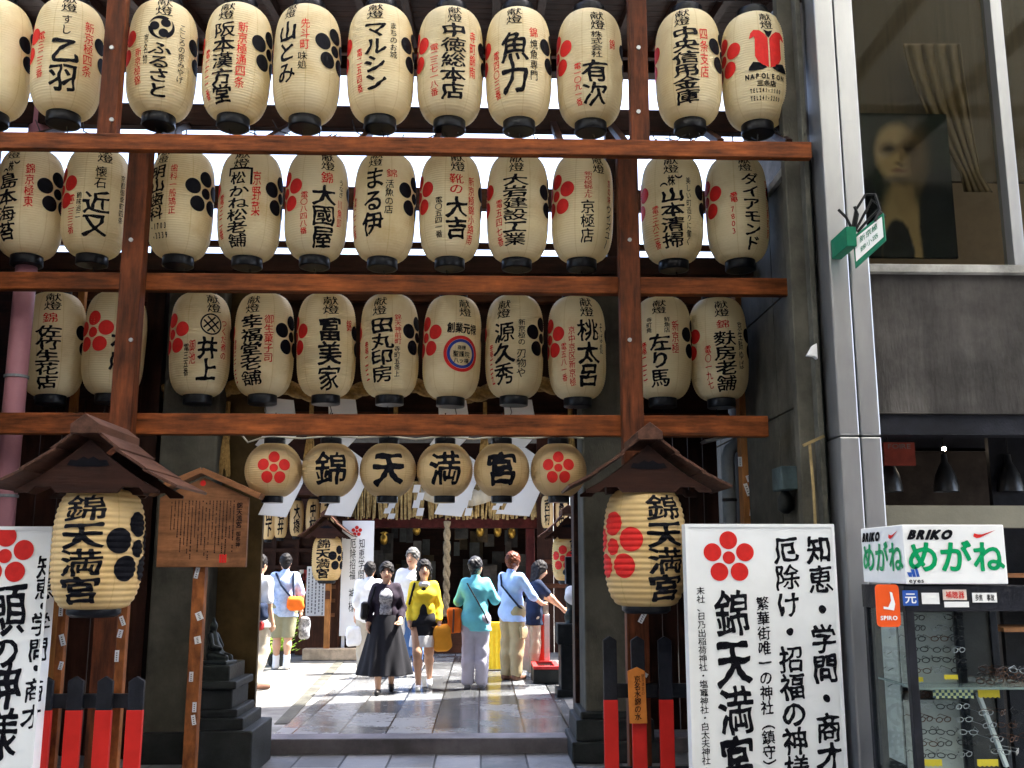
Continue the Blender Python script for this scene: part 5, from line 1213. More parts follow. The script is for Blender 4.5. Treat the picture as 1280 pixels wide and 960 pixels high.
# left side stalls: dark timber shop front, drawers, charms
YW = 17.6
st = tag(empty("charm_stall", (P(360, 800, YW).x, YW, .12)), "dark timber stall with lattice windows along the courtyard's left side", "stall")
xa, xb = -6.5, P(428, 700, YW).x
b = MB(); b.box((xa, YW + .4, .12), (xb, YW + .5, 4.0)); b.build("wall", M['dark'], st)
for i in range(8):
    x = xa + 1.2 + i * (xb - xa - 1.2) / 7.2; b = MB(); b.box((x, YW + .3, .12), (x + .07, YW + .395, 2.6)); b.build("mullion", M['darkz'], st)
for v in (652, 672, 690, 711): 
    z = P(360, v, YW + .3).z; b = MB(); b.box((xa, YW + .28, z), (xb, YW + .296, z + .06)); b.build("lattice_rail", M['dark'], st)
za, zb_ = P(400, 790, YW).z, P(400, 712, YW).z
b = MB(); b.box((P(372, 750, YW).x, YW - .1, .13), (P(424, 750, YW).x, YW + .25, zb_)); cab = b.build("counter", M['brownz'], st, bevel=.01)
for j, v in enumerate((716, 733, 750, 768)):
    z = P(400, v, YW - .12).z; b = MB(); b.box((P(376, 750, YW).x, YW - .125, z - .04), (P(420, 750, YW).x, YW - .103, z + .02)); b.build("shelf_edge", M['honeyx'], st)
rnd = random.Random(11)
for i in range(26):
    u = rnd.uniform(374, 404); v = rnd.uniform(713, 738); p = P(u, v, YW - .15); b = MB(); hh = rnd.uniform(.05, .12); b.box((p.x - .035, YW - .16, p.z - hh), (p.x + .035, YW - .145, p.z + .03)); b.build("charm", mat("charm_%d" % (i % 3), ((.5, .3, .1), (.55, .5, .42), (.4, .06, .05))[i % 3], .6), st)
p = P(395, 738, YW - .3); b = MB(); b.box((p.x - .16, YW - .32, p.z - .42), (p.x + .16, YW - .305, p.z + .40)); nb = b.build("price_list", M['paperw'], st)
rnd = random.Random(2); GI = mat("grey_ink", (.2, .2, .22), .6)
for cidx in range(5):
    z = .36; I = Ink(14); x = -.12 + cidx * .06
    while z > -.36:
        h_ = rnd.uniform(.02, .05); I.poly([(p.x + x - .012, p.z + z), (p.x + x + .012, p.z + z), (p.x + x + .008, p.z + z - h_), (p.x + x - .010, p.z + z - h_)]); z -= h_ + .018
    I.flat("writing", GI, nb, (0, YW - .322, 0), (1, 0, 0), (0, 0, 1))
# rows of small lanterns under the stall eaves
def small_lantern(u, v, Y, wpx, hpx, text, lab):
    c = P(u, v, Y); k = mpp(u, v, Y); R, H = wpx * k / 2, hpx * k; f = lambda z: R * (.55 + .45 * (1 - min(1, abs(z) / (H / 2)) ** 3) ** .6)
    t = tag(empty("small_lantern", c), lab, "lantern", "small paper lanterns under the courtyard eaves")
    b = MB(); b.lathe([(f(-H / 2 + H * i / 40) + .004 * (i % 2), -H / 2 + H * i / 40) for i in range(41)], c, 24, cap=False); b.build("shade", M['round'], t, smooth=True)
    for z in (-H / 2 - .05, H / 2 - .01): b = MB(); b.lathe([(R * .5, 0), (R * .56, .01), (R * .56, .05), (R * .5, .06)], c + Vector((0, 0, z)), 18); b.build("ring", M['black'], t)
    I = Ink(28); phi = math.atan2(-c.x, c.y); I.column(text, phi * R, H * .40, -H * .42, R * .95, .018); I.wrap("lettering", M['ink'], t, c, f, 0, 0, .006)
for i, (u, v, tx) in enumerate(((336, 652, '山下'), (351, 650, '岩井'), (371, 648, '大橋'), (391, 646, '中村'), (409, 644, '本田'))):
    small_lantern(u, v, 17.0, 17, 44, tx, "small paper lantern under the left courtyard eaves, " + ("leftmost of five", "second of five from left", "middle one of five", "fourth of five from left", "last of five beside the white streamer")[i])
for i, (u, tx) in enumerate(((684, '西村'), (702, '高田'))): small_lantern(u, 640, 17.2, 15, 40, tx, "small paper lantern under the right courtyard eaves, " + ("left one of two", "right one of two"))if False else small_lantern(u, 640, 17.2, 15, 40, tx, "small paper lantern under the right courtyard eaves, " + ("left one of two", "right one of two")[i])
b = MB(); b.box((-6.5, 16.5, P(360, 620, 16.8).z), (P(430, 620, 16.8).x, 17.5, P(360, 612, 16.8).z)); o = b.build("stall_eaves", M['dark'], st)
# right side building of the courtyard
rs = tag(empty("courtyard_shed", (P(700, 800, 18).x + .6, 18, .12)), "dark timber wall behind the courtyard's right side", "wall")
b = MB()
for i in range(12): b.box((P(668, 700, 18).x + .05 + i * .3, 18, .12), (P(668, 700, 18).x + .34 + i * .3, 18.06, 4.2))
b.build("boards", M['darkz'], rs)
for v in (735, 705): z = P(690, v, 17.98).z; b = MB(); b.box((P(668, 700, 18).x + .08, 17.93, z), (3.6, 17.99, z + .08)); b.build("rail", M['brown'], rs)
b = MB()
b.box((P(668, 700, 18).x + .1, 17.0, P(690, 618, 17.2).z), (4, 17.9, P(690, 612, 17.2).z)); b.build("eaves", M['dark'], rs)
# basin post on the right with dark bronze ornament
YN = 11.9; x0, x1 = P(697, 800, YN).x, P(727, 800, YN).x
bs_ = tag(empty("stone_basin", ((x0 + x1) / 2, YN + .15, .12)), "dark stone water basin post at the courtyard's right edge", "basin")
for (u0, u1, va, vb, nm) in ((697, 732, 780, 806, "basin"), (701, 730, 806, 862, "shaft"), (696, 734, 862, 874, "base")):
    b = MB(); za, zb_ = max(.125, P(712, vb, YN).z), P(712, va, YN).z; b.box((P(u0, 800, YN).x, YN, za), (P(u1, 800, YN).x, YN + .4, zb_)); b.build(nm, M['dstone'], bs_, bevel=.012)
q = SDF((-.2, -.2, -.05), (.2, .2, .75), .008); q.cone((0, 0, 0), (0.02, 0, .3), .10, .08, .04); q.ell((.02, 0, .38), (.1, .09, .12), .04); q.cone((.0, 0, .42), (-.04, 0, .6), .05, .035, .03); q.ell((-.06, 0, .62), (.06, .045, .045), .02); q.ripple(.012, 40)
cq = P(714, 780, YN + .2); t = tag(empty("bronze_ornament", (cq.x + .02, YN + .2, cq.z)), "dark bronze ornament standing on the stone basin", "ornament"); sdf_obj(q, "casting", M['bronze'], t)
p = P(712, 728, YN + .1); b = MB(); b.box((p.x - .05, YN + .02, p.z - .02), (p.x + .2, YN + .2, p.z + .30)); tag(b.build("black_box", M['black'], bevel=.008), "black box above the white cloth beside the small right lantern", "box")
q = SDF((-.2, -.2, -.2), (.2, .2, .2), .01); q.ell((0, 0, 0), (.11, .10, .10), .02); q.ell((.04, 0, -.06), (.10, .09, .07), .03); q.ripple(.012, 35); p = P(717, 743, YN - .02); t = tag(empty("white_cloth", p), "crumpled white cloth hanging at the basin ornament", "cloth"); sdf_obj(q, "fold", WHITE, t)
# red and white cloth stand, red water tray, yellow banner
YT2 = 14.0
z0, z1 = P(668, 836, YT2).z, P(668, 768, YT2).z; xm = P(664, 800, YT2).x
t = tag(empty("cloth_stand", (xm, YT2, .12)), "stand covered by a white and red cloth beside the water tray", "stand")
for (ua, ub, m) in ((650, 664.5, WHITE), (664.7, 680, mat("red_cloth", (.70, .09, .06), .7, .1)), (680.2, 687, WHITE)):
    b = MB(); xa, xb = P(ua, 800, YT2).x, P(ub, 800, YT2).x; n = 8
    for i in range(n):
        u0, u1 = xa + (xb - xa) * i / n, xa + (xb - xa) * (i + 1) / n; y = YT2 - .012 * (i % 2); b.box((u0, y, z0 - .02), (u1, y + .3, z1))
    b.build("cloth_panel", m, t)
b = MB(); b.box((P(652, 800, YT2).x, YT2 + .02, z1 + .002), (P(686, 800, YT2).x, YT2 + .29, z1 + .16)); b.build("shelf", mat("pale_shelf", (.4, .34, .28), .6), t)
YT3 = 13.2; xa, xb = P(667, 850, YT3).x, P(700, 850, YT3).x
t = tag(empty("water_tray", ((xa + xb) / 2, YT3 + .4, .12)), "low stone water tray with a red rim", "basin")
b = MB(); b.box((xa, YT3, .125), (xb, YT3 + .8, .30)); b.build("trough", M['dstone'], t, bevel=.01)
b = MB()
for a, c_ in (((xa, YT3, .302), (xa + .06, YT3 + .8, .34)), ((xb - .06, YT3, .302), (xb, YT3 + .8, .34)), ((xa + .061, YT3, .302), (xb - .061, YT3 + .07, .34)), ((xa + .061, YT3 + .73, .302), (xb - .061, YT3 + .8, .34))): b.box(a, c_)
b.build("rim", mat("red_rim", (.6, .05, .05), .4), t)
b = MB(); b.box((xa + .065, YT3 + .075, .303), (xb - .065, YT3 + .725, .315)); b.build("water", mat("dark_water", (.01, .012, .012), .06, .1, bump=.02), t)
YY = 14.9; b = MB(); xa, xb = P(611, 800, YY).x, P(628, 800, YY).x; n = 6
for i in range(n): b.box((xa + (xb - xa) * i / n, YY - .015 * (i % 2), .14), (xa + (xb - xa) * (i + 1) / n, YY + .12, P(620, 778, YY).z))
tag(b.build("yellow_cloth", YEL), "yellow cloth hanging behind the khaki-trousered visitor", "cloth")
# fern in the left corner
YFN = 15.9; base = G(346, 832, .12); t = tag(empty("fern_plant", (base.x, base.y, .12)), "bright green leafy plant beside the man with the orange bag", "plant")
b = MB(); rnd = random.Random(4)
for i in range(34):
    a = rnd.uniform(0, 6.28); L = rnd.uniform(.25, .6); hz = rnd.uniform(.2, .85); prev = base + Vector((0, 0, .08))
    tip = base + Vector((L * math.cos(a), L * math.sin(a), hz)); mid = (prev + tip) / 2 + Vector((0, 0, .14)); side = Vector((-math.sin(a), math.cos(a), 0))
    for s in range(6):
        f0 = s / 6; p_ = prev.lerp(mid, f0).lerp(mid.lerp(tip, f0), f0)
        for sg in (-1, 1):
            e = p_ + side * sg * .10 * (1 - f0 * .6) + Vector((.05 * math.cos(a), .05 * math.sin(a), .03)); m2 = (p_ + e) / 2; up_ = Vector((0, 0, .015)) + side.cross(Vector((0, 0, 1))) * .025
            b.sheet([p_, m2 + up_, e, m2 - up_])
b.build("leaves", mat("fern_leaf", (.16, .26, .035), .5, .35, 12, trans=.35), t)
b = MB(); b.lathe([(.10, 0), (.13, .02), (.16, .2), (.15, .22)], base, 18); b.build("pot", M['dstone'], t)

# ================================================================== NEIGHBOURING BUILDINGS
# left wall and pink drain pipe
lw = tag(empty("left_building", (-5.2, 10, 0)), "dark side wall of the building left of the gate", "building")
xw = P(58, 430, 9.5).x - .35
b = MB(); b.box((xw - 1.5, 7.35, 0), (xw, 9.0, P(60, 150, 9.0).z)); b.build("side_wall", mat("dark_plaster", (.06, .045, .04), .8, .3), lw)
b = MB(); b.box((-6.5, 9.35, 0), (-4.22, 9.5, 4.9)); b.build("rear_wall", M['dark'], lw)
b = MB(); b.box((-9, 6.75, 0), (P(0, 500, 6.9).x - .75, 7.3, 9)); b.build("front_wall", mat("grey_plaster", (.22, .2, .19), .8, .2), lw)
YPP = 7.9; b = MB(); p = P(18, 500, YPP); t = tag(empty("drain_pipe", (p.x, YPP, 0)), "pink painted drain pipe at the far left", "pipe")
b.tube([(p.x, YPP, 0), (p.x, YPP, 5.4)], .083, 20); b.build("pipe", mat("pink_paint", (.33, .15, .175), .45, .15, 3), t, smooth=True)
for v in (471, 620): z = P(18, v, YPP).z; b = MB(); b.lathe([(.084, -.012), (.094, -.01), (.094, .01), (.084, .012)], (p.x, YPP, z), 20); b.build("clamp", M['grey'], t)
b = MB(); b.box((P(95, 470, 8.95).x - .02, 8.9, 0), (P(95, 470, 8.95).x + .04, 8.96, 4.4)); tag(b.build("bamboo_pole", M['honey']), "thin pale pole behind the two leftmost lanterns of the lowest row", "pole")

# right: low concrete side wall, tall block built up for shade behind it, gray downpipe
XW = 2.42
def onwall(u, v): return PX(u, v, XW)
wl = tag(empty("side_wall", (XW + .1, 8.6, 0)), "stained concrete side wall right of the gate", "wall")
ztop = PX(1000, 196, XW).z
b = MB()
ys = [7.02, 8.0, 9.0, 10.0, 10.8]
for i in range(4):
    for j in range(5):
        b.box((XW, ys[i] + .006, j * ztop / 5 + .006), (XW + .2, ys[i + 1] - .006, (j + 1) * ztop / 5 - .006))
b.build("concrete_panel", M['concrete'], wl, bevel=.006)
b = MB(); b.box((XW + .02, 7.02, 0), (XW + .19, 10.79, ztop - .02)); b.build("joint_filler", M['dstone'], wl)
b = MB(); b.box((XW - .03, 7.0, ztop + .002), (XW + .24, 10.82, ztop + .07)); b.build("coping", mat("pale_coping", (.55, .55, .52), .7), wl, bevel=.006)
b = MB(); b.box((XW - .16, 7.0, 0), (XW - .003, 7.10, 6.5)); b.build("corner_strip", M['concrete'], wl, bevel=.01)
b = MB(); b.box((XW - .05, 6.90, 0), (XW - .01, 6.995, 6.6)); b.build("corner_strip", M['stone'], wl, bevel=.006)
tb = tag(empty("tall_shade_building", (6.5, 9, 0)), "tall pale clad building behind the concrete side wall, with unseen blocks added for shade", "building")
b = MB(); b.box((3.42, 7.25, 8.6), (10, 10.8, 24)); b.box((3.42, 9.35, 0), (10, 10.8, 8.58)); b.build("block", mat("grey_render", (.5, .5, .5), .8, .1), tb)  # upper mass lies out of view, raised to keep sun off the gate
b = MB(); b.box((5.0, 10.85, 0), (12, 13.6, 21)); b.build("block", MATS["grey_render"], tb)  # unseen block, added only to lay shade over the near courtyard
b = MB()
for i in range(10): b.box((3.36, 9.37 + i * .145, .0), (3.415, 9.37 + i * .145 + .09, 15.4))
b.build("corrugated_cladding", mat("pale_cladding", (.78, .79, .80), .5, .05, 4), tb)
YD = 9.3; p = P(911, 600, YD); t = tag(empty("down_pipe", (p.x, YD, 0)), "grey rain pipe with an elbow behind the right roofed lantern", "pipe")
zt = P(911, 562, YD).z; b = MB(); b.tube([(p.x, YD, 0), (p.x, YD, zt - .08), (p.x + .02, YD, zt), (p.x + .10, YD, zt + .06), (p.x + .22, YD, zt + .07)], .062, 16); b.build("pipe", M['grey'], t, smooth=True)
b = MB(); b.lathe([(.063, -.015), (.072, -.01), (.072, .01), (.063, .015)], (p.x, YD, P(911, 625, YD).z), 16); b.build("clamp", M['dstone'], t)
b = MB(); b.prism([(-.24, .08), (.12, .16), (.12, .145), (-.22, .06)], (p.x, YD - .1, zt), (1, 0, 0), (0, 0, 1), (0, .2, 0)); b.build("flashing", M['steel'], t)
p = P(951, 600, 9.15); b = MB(); b.tube([(p.x, 9.15, 0), (p.x, 9.15, 4.6)], .045, 12); t = b.build("down_pipe", mat("blue_grey_pipe", (.12, .14, .16), .5), smooth=True); tag(t, "thin blue-grey pipe beside the stickered side post", "pipe")
c = onwall(992, 610); t = tag(empty("meter_box", (XW - .06, c.y, c.z)), "blue-grey meter box with a tap on the concrete wall", "meter"); b = MB(); b.box((XW - .13, c.y - .13, c.z - .02), (XW - .003, c.y + .13, c.z + .16)); b.build("box", mat("teal_box", (.09, .13, .14), .5), t, bevel=.01)
b = MB(); b.lathe([(.02, -.2), (.06, -.17), (.06, -.08), (.03, -.025)], (XW - .07, c.y, c.z), 14); b.build("valve", M['dstone'], t, smooth=True)
c = P(1013, 445, 6.9); b = MB(); q = c; b.prism([(-.045, -.01), (.0, .065), (.03, .08), (.03, -.035), (.005, -.015)], (q.x, 6.83, q.z), (1, 0, 0), (0, 0, 1), (0, .05, 0)); tag(b.build("spot_lamp", M['white'], bevel=.006), "small white lamp head fixed to the concrete corner", "lamp")
b = MB(); p0, p1 = P(1012, 555, 6.85), P(1022, 656, 6.85); b.tube([p0, (p0.x + .01, 6.85, p0.z - .3), (p1.x - .02, 6.85, 0)], .011, 8); b.bar(P(1004, 557, 6.85), P(1030, 545, 6.85), .02, .02); tag(b.build("conduit", mat("rusty_rod", (.3, .22, .1), .6)), "thin rusty rod with a cross piece on the corner", "rod")

# ---- right shop front
YR_ = 6.72; rb = tag(empty("shop_building", (4.4, YR_, 0)), "shop building on the right with steel column, display window and grey panel", "building")
def fx(u, v=400, Y=YR_): return P(u, v, Y).x
def fz(v, u=1170, Y=YR_): return P(u, v, Y).z
xs0, xs1, xs2 = fx(1041, 400), fx(1066.5, 400), fx(1092, 400)
zj = fz(545, 1070)
for (a, c_) in ((xs0, xs1 - .004), (xs1 + .004, xs2)):
    for z0, z1 in ((0, zj - .004), (zj + .004, 8.5)):
        b = MB(); b.box((a, YR_, z0), (c_, YR_ + .27, z1)); b.build("steel_column", M['steel'], rb, bevel=.012)
zs, zpb, zso, zdk, zbe = fz(328), fz(514), fz(540), fz(628), fz(657)
xe = 7.0
b = MB(); b.box((xs2 + .01, YR_ + .10, zpb), (xe, YR_ + .3, zs - .05)); b.build("grey_panel", mat("stained_grey_panel", (.072, .066, .060), .8, .45, 1.9, (1, 1, .22), 1.0, 26, dark=(.030, .027, .025)), rb)
b = MB(); b.box((xs2 + .003, YR_ + .04, zs - .06), (xe, YR_ + .32, zs)); b.build("window_sill", mat("dull_sill", (.36, .35, .32), .6, .3, 6), rb, bevel=.005)
b = MB(); b.box((xs2 + .01, YR_ + .14, zso), (xe, YR_ + .3, zpb - .004)); b.build("dark_fascia", M['blackm'], rb)
b = MB(); b.box((xs2 + .01, YR_ + .31, zpb + .03), (xe, YR_ + 3, zpb + .1)); b.build("floor_slab", M['blackm'], rb)
b = MB(); b.box((xs2 + .01, YR_ + 2.4, 0), (xe, YR_ + 2.5, zpb)); b.build("shop_rear_wall", mat("dark_brown_wall", (.06, .045, .035), .7), rb)
b = MB(); b.box((xs2 + .01, YR_ + .34, zbe), (xe, YR_ + .44, zdk)); b.build("beige_band", mat("beige_band", (.20, .19, .145), .6, .1), rb)
b = MB(); b.box((xs2 - .03, YR_ + .3, 0), (xs2 + .009, YR_ + 3, 8.4)); b.build("inner_wall", mat("room_wall", (.15, .13, .11), .8), rb)
# upper window
zw1 = 6.6; xf = fx(1262, 200)
b = MB(); b.box((xf, YR_ + .06, zs + .002), (xf + .085, YR_ + .2, 8.4)); b.build("window_mullion", M['steel'], rb, bevel=.006)
b = MB(); b.box((xs2 + .006, YR_ + .15, zs + .002), (xf - .002, YR_ + .156, 8.4)); b.build("window_pane", glass_mat("window_glass", (.85, .85, .80), .06), rb)
b = MB(); b.box((xf + .087, YR_ + .15, zs + .002), (xe, YR_ + .156, 8.4)); b.build("window_pane", MATS["window_glass"], rb)
b = MB(); b.box((xs2 + .01, YR_ + 2.2, zs - .1), (xe, YR_ + 2.3, 8.4)); b.build("room_rear_wall", mat("brown_room", (.26, .19, .11), .8, .1), rb)
b = MB(); b.box((xs2 + .01, YR_ + .62, fz(185)), (xe, YR_ + .66, 8.4)); b.build("room_blind", mat("brown_blind", (.055, .042, .028), .8, .2, 6, (6, 1, .1)), rb)
# window portrait
xp0, xp1, zp0, zp1 = fx(1078, 250, YR_ + .3), fx(1192, 250, YR_ + .3), fz(322, 1140, YR_ + .3), fz(142, 1140, YR_ + .3)
def portrait():
    m, t, bb = nodes("portrait_print"); tc = N(t, "ShaderNodeTexCoord"); sx = N(t, "ShaderNodeSeparateXYZ"); t.links.new(tc.outputs["Generated"], sx.inputs[0])
    def ma(op, a, b_=None):
        n = N(t, "ShaderNodeMath", operation=op)
        for i, v in enumerate((a, b_)):
            if v is None: continue
            if isinstance(v, (int, float)): n.inputs[i].default_value = v
            else: t.links.new(v, n.inputs[i])
        return n.outputs[0]
    nz = N(t, "ShaderNodeTexNoise", Scale=9.0); t.links.new(tc.outputs["Generated"], nz.inputs["Vector"])
    wob = ma('MULTIPLY', ma('SUBTRACT', nz.outputs[0], .5), .05)
    def ellm(cx, cy_, rx, ry, soft):
        dx = ma('DIVIDE', ma('SUBTRACT', ma('ADD', sx.outputs[0], wob), cx), rx); dy = ma('DIVIDE', ma('SUBTRACT', ma('ADD', sx.outputs[2], wob), cy_), ry)
        d = ma('SQRT', ma('ADD', ma('MULTIPLY', dx, dx), ma('MULTIPLY', dy, dy))); mr = N(t, "ShaderNodeMapRange", interpolation_type='SMOOTHSTEP'); mr.inputs[1].default_value = 1 + soft; mr.inputs[2].default_value = 1 - soft; t.links.new(d, mr.inputs[0]); return mr.outputs[0]
    cur = None; base = (.008, .012, .010)
    lay = [((.13, .095, .05), (.42, .12, .24, .38, .25)), ((.11, .08, .042), (.45, .46, .12, .17, .3)), ((.014, .015, .012), (.44, .80, .36, .21, .4)), ((.17, .125, .068), (.42, .72, .245, .205, .20)),
           ((.05, .034, .019), (.62, .68, .13, .24, .8)), ((.045, .032, .018), (.45, .525, .16, .04, .7)), ((.050, .034, .018), (.33, .750, .100, .045, .8)), ((.035, .024, .014), (.54, .752, .100, .046, .8)), ((.018, .012, .008), (.33, .748, .05, .014, .8)), ((.016, .011, .008), (.53, .750, .05, .014, .8)),
           ((.10, .07, .037), (.47, .675, .030, .07, .9)), ((.06, .042, .024), (.44, .640, .055, .014, .8)), ((.075, .036, .024), (.43, .597, .080, .017, .7)), ((.10, .07, .038), (.43, .570, .05, .012, .8)),
           ((.008, .010, .012), (.90, .18, .30, .44, .10)), ((.008, .010, .012), (.0, .18, .20, .40, .10)), ((.010, .012, .014), (.36, .02, .17, .24, .10))]
    for col, e in lay:
        mx = N(t, "ShaderNodeMix", data_type='RGBA'); t.links.new(ellm(*e), mx.inputs[0]); mx.inputs[7].default_value = c4(col)
        if cur is None: mx.inputs[6].default_value = c4(base)
        else: t.links.new(cur, mx.inputs[6])
        cur = mx.outputs[2]
    t.links.new(cur, bb.inputs["Base Color"]); bb.inputs["Roughness"].default_value = .7; bb.inputs["Specular IOR Level"].default_value = .05; return m
b = MB(); b.box((xp0, YR_ + .30, zp0), (xp1, YR_ + .33, zp1)); tag(b.build("portrait_poster", portrait()), "dim portrait poster of a face standing in the upper shop window", "poster")
# gathered curtain
b = MB(); n, mm = 60, 40; vs_ = []
for j in range(mm + 1):
    f = j / mm; v = 55 + (240 - 55) * f; wdt = (1.0 - .78 * f ** 1.6)
    for i in range(n + 1):
        g0 = i / n; u = 1165 + 12 * f + 46 * f ** 1.5 + (g0 - .5) * 72 * max(wdt, .34 + .2 * max(0, f - .86) * 6); p = P(u, v, YR_ + .48 + .016 * math.sin(g0 * 26 + 3 * g0 * g0) * (1 - .3 * f)); vs_.append(p)
b.add(vs_, [(j * (n + 1) + i, j * (n + 1) + i + 1, (j + 1) * (n + 1) + i + 1, (j + 1) * (n + 1) + i) for j in range(mm) for i in range(n)])
o = b.build("curtain", cloth("tan_curtain", (.085, .062, .034)), smooth=True, fix=False); s_ = o.modifiers.new("thickness", 'SOLIDIFY'); s_.thickness = .008; tag(o, "tan curtain gathered into a hanging bunch behind the window portrait", "curtain")
# pendant lamps in the shop
for u, v, lab in ((1182, 597, "silver dome lamp hanging in the shop, middle of three"), (1262, 597, "silver dome lamp hanging in the shop at the right edge"), (1112, 597, "silver dome lamp hanging in the shop just right of the steel column")):
    c = P(u, v, YR_ + .9); k = mpp(u, v, YR_ + .9); t = tag(empty("pendant_lamp", c), lab, "lamp", "silver dome lamps in the shop"); b = MB(); b.lathe([(.15 * k * 100, -.11), (.148 * k * 100, -.07), (.12 * k * 100, .02), (.07 * k * 100, .09), (.025, .12), (.02, .18)], c, 28, cap=False); b.build("shade", mat("dull_metal", (.10, .105, .11), .35, .2, metal=.8), t, smooth=True)
    b = MB(); b.tube([(c.x, c.y, c.z + .16), (c.x, c.y, zpb)], .006, 6); b.build("cord", M['cable'], t)
c = P(1180, 561, YR_ + 1.2); b = MB(); b.lathe([(.001, -.02), (.016, -.01), (.016, .01), (.001, .02)], c, 10); em, et, eb_ = nodes("lit_bulb"); eb_.inputs["Emission Color"].default_value = (1, .8, .6, 1); eb_.inputs["Emission Strength"].default_value = 12; tag(b.build("spot_bulb", em), "tiny lit bulb above the middle dome lamp", "bulb")
p0, p1 = P(1106, 582, YR_ + .7), P(1143, 553, YR_ + .7); b = MB(); b.box((p0.x, YR_ + .7, p0.z), (p1.x, YR_ + .73, p1.z)); o = b.build("red_panel_sign", mat("dull_red_panel", (.30, .05, .03), .5)); tag(o, "dull red sign panel in the dark shop above the display case", "sign")
I = Ink(30); I.line("FOIRE", (p0.x + p1.x) / 2, p1.z - .03, (p1.x - p0.x) * .75, .05, .008, latin=True); I.flat("lettering", mat("grey_letters", (.2, .17, .15), .6), o, (0, YR_ + .696, 0), (1, 0, 0), (0, 0, 1))
# hanging green street plate on the column
YK = 6.45; k = mpp(1080, 290, YK); t = tag(empty("street_plate", P(1062, 310, YK)), "green and white street plate bracketed to the steel column with loose wires", "sign")
o0 = P(1086, 303, YK); ax = (P(1108, 276, YK - .25) - P(1064, 322, YK)).normalized(); ax = Vector((.62, -.55, .30)).normalized(); upv = Vector((0, 0, 1))
pc = [P(1066, 296, YK), P(1104, 266, YK - .12), P(1107, 300, YK - .12), P(1069, 335, YK)]
nrm = (pc[1] - pc[0]).cross(pc[3] - pc[0]).normalized() * .02
b = MB(); b.add(pc + [q + nrm for q in pc], [(0, 1, 2, 3), (7, 6, 5, 4), (0, 4, 5, 1), (1, 5, 6, 2), (2, 6, 7, 3), (3, 7, 4, 0)]); pl_ = b.build("plate", M['green'], t)
def bil(a, c_): return (pc[0] * (1 - a) + pc[1] * a) * (1 - c_) + (pc[3] * (1 - a) + pc[2] * a) * c_
sgn = -1 if nrm.y > 0 else 1
fr_ = [bil(a, c_) - (nrm * .15 if nrm.y > 0 else -nrm * 1.15) for a, c_ in ((.05, .10), (.95, .10), (.95, .84), (.05, .84))]
b = MB(); b.sheet(fr_); b.build("white_face", M['white'], pl_, fix=False)
b = MB(); I = Ink(24); I.line('新京極', .5, -.28, .6, .24, .01); I.line('錦小路', .5, -.60, .6, .2, .004)
b.add([bil(x, -y) - (nrm * .25 if nrm.y > 0 else -nrm * 1.25) for x, y in I.v], I.f); b.build("lettering", M['green'], pl_, fix=False)
b = MB(); q = P(1059, 300, YK + .05); b.box((q.x - .035, YK - .03, q.z - .07), (q.x + .035, YR_ - .002, q.z + .07)); b.build("bracket", M['green'], t, bevel=.004)
for pts in (((1064, 292), (1070, 262), (1082, 243), (1094, 243), (1100, 262), (1094, 276)), ((1066, 288), (1058, 272), (1048, 262)), ((1068, 290), (1072, 268), (1068, 258)), ((1072, 290), (1085, 275), (1098, 262), (1106, 270)), ((1066, 295), (1080, 268), (1090, 250), (1098, 256))):
    b = MB(); b.tube([P(u, v, YK - .02 * i) for i, (u, v) in enumerate(pts)], .010, 6); b.build("wire", M['cable'], t)

# ---- spectacles display case with sign box
YD0 = 5.55; XD = P(1128, 700, YD0).x
def dx(u, v=850): return P(u, v, YD0).x
def dz(v, u=1200): return P(u, v, YD0).z
dcs = tag(empty("display_case", (XD + .4, YD0 + .3, 0)), "black framed glass display case full of spectacles at the right edge", "display case")
DW, DD = .80, .62; ztop = dz(733); zmid_ = dz(861)
xr = XD + DW
fr = .045
for x, y in ((XD, YD0), (xr - fr, YD0), (XD, YD0 + DD - fr), (xr - fr, YD0 + DD - fr)):
    b = MB(); b.box((x, y, 0), (x + fr, y + fr, ztop)); b.build("frame_post", M['blackm'], dcs, bevel=.003)
zh0 = dz(764)
b = MB(); b.box((XD - .004, YD0 - .004, zh0), (xr + .004, YD0 + DD + .004, ztop + .002)); hd = b.build("header", M['blackm'], dcs, bevel=.003)
b = MB(); b.box((XD + .02, YD0 + .02, .0), (xr - .02, YD0 + DD - .02, .25)); b.build("base", M['blackm'], dcs)
b = MB(); b.box((XD + fr + .002, YD0 + DD - .03, .25), (xr - fr, YD0 + DD - .02, zh0)); b.build("back_panel", mat("dim_backing", (.05, .05, .048), .6, .2), dcs)
b = MB(); b.box((XD + fr, YD0 + .02, zmid_ - .008), (xr - fr, YD0 + DD - .035, zmid_ + .004)); b.build("glass_shelf", mat("shelf_glass", (.20, .23, .22), .15, .05, bump=0), dcs)
GLS = glass_mat("case_glass", (.92, .96, .95), .10)
b = MB(); b.box((XD + fr, YD0 + .010, .25), (xr - fr, YD0 + .014, zh0 - .002)); b.build("front_pane", GLS, dcs)
b = MB(); b.box((XD + .010, YD0 + fr, .25), (XD + .014, YD0 + DD - fr, zh0 - .002)); b.build("side_pane", GLS, dcs)
for (x, nm) in ((XD + .375, "rack"),):
    for xx in (x,): b = MB(); b.box((xx, YD0 + .20, .25), (xx + .035, YD0 + .24, zh0)); b.build("divider", M['blackm'], dcs)
# white display easels that carry the frames
b = MB(); 
for za, zb_ in ((dz(958), dz(866)), (dz(858), dz(768))): b.box((XD + fr + .01, YD0 + .245, za - .1 if za < 1 else za), (XD + .37, YD0 + .255, zb_))
b.build("white_easel", mat("easel_white", (.36, .365, .35), .5, .12), dcs)
b = MB(); b.box((XD + .06, YD0 + .30, .5), (XD + .068, YD0 + .52, zh0 - .02)); b.build("white_easel", MATS["easel_white"], dcs)
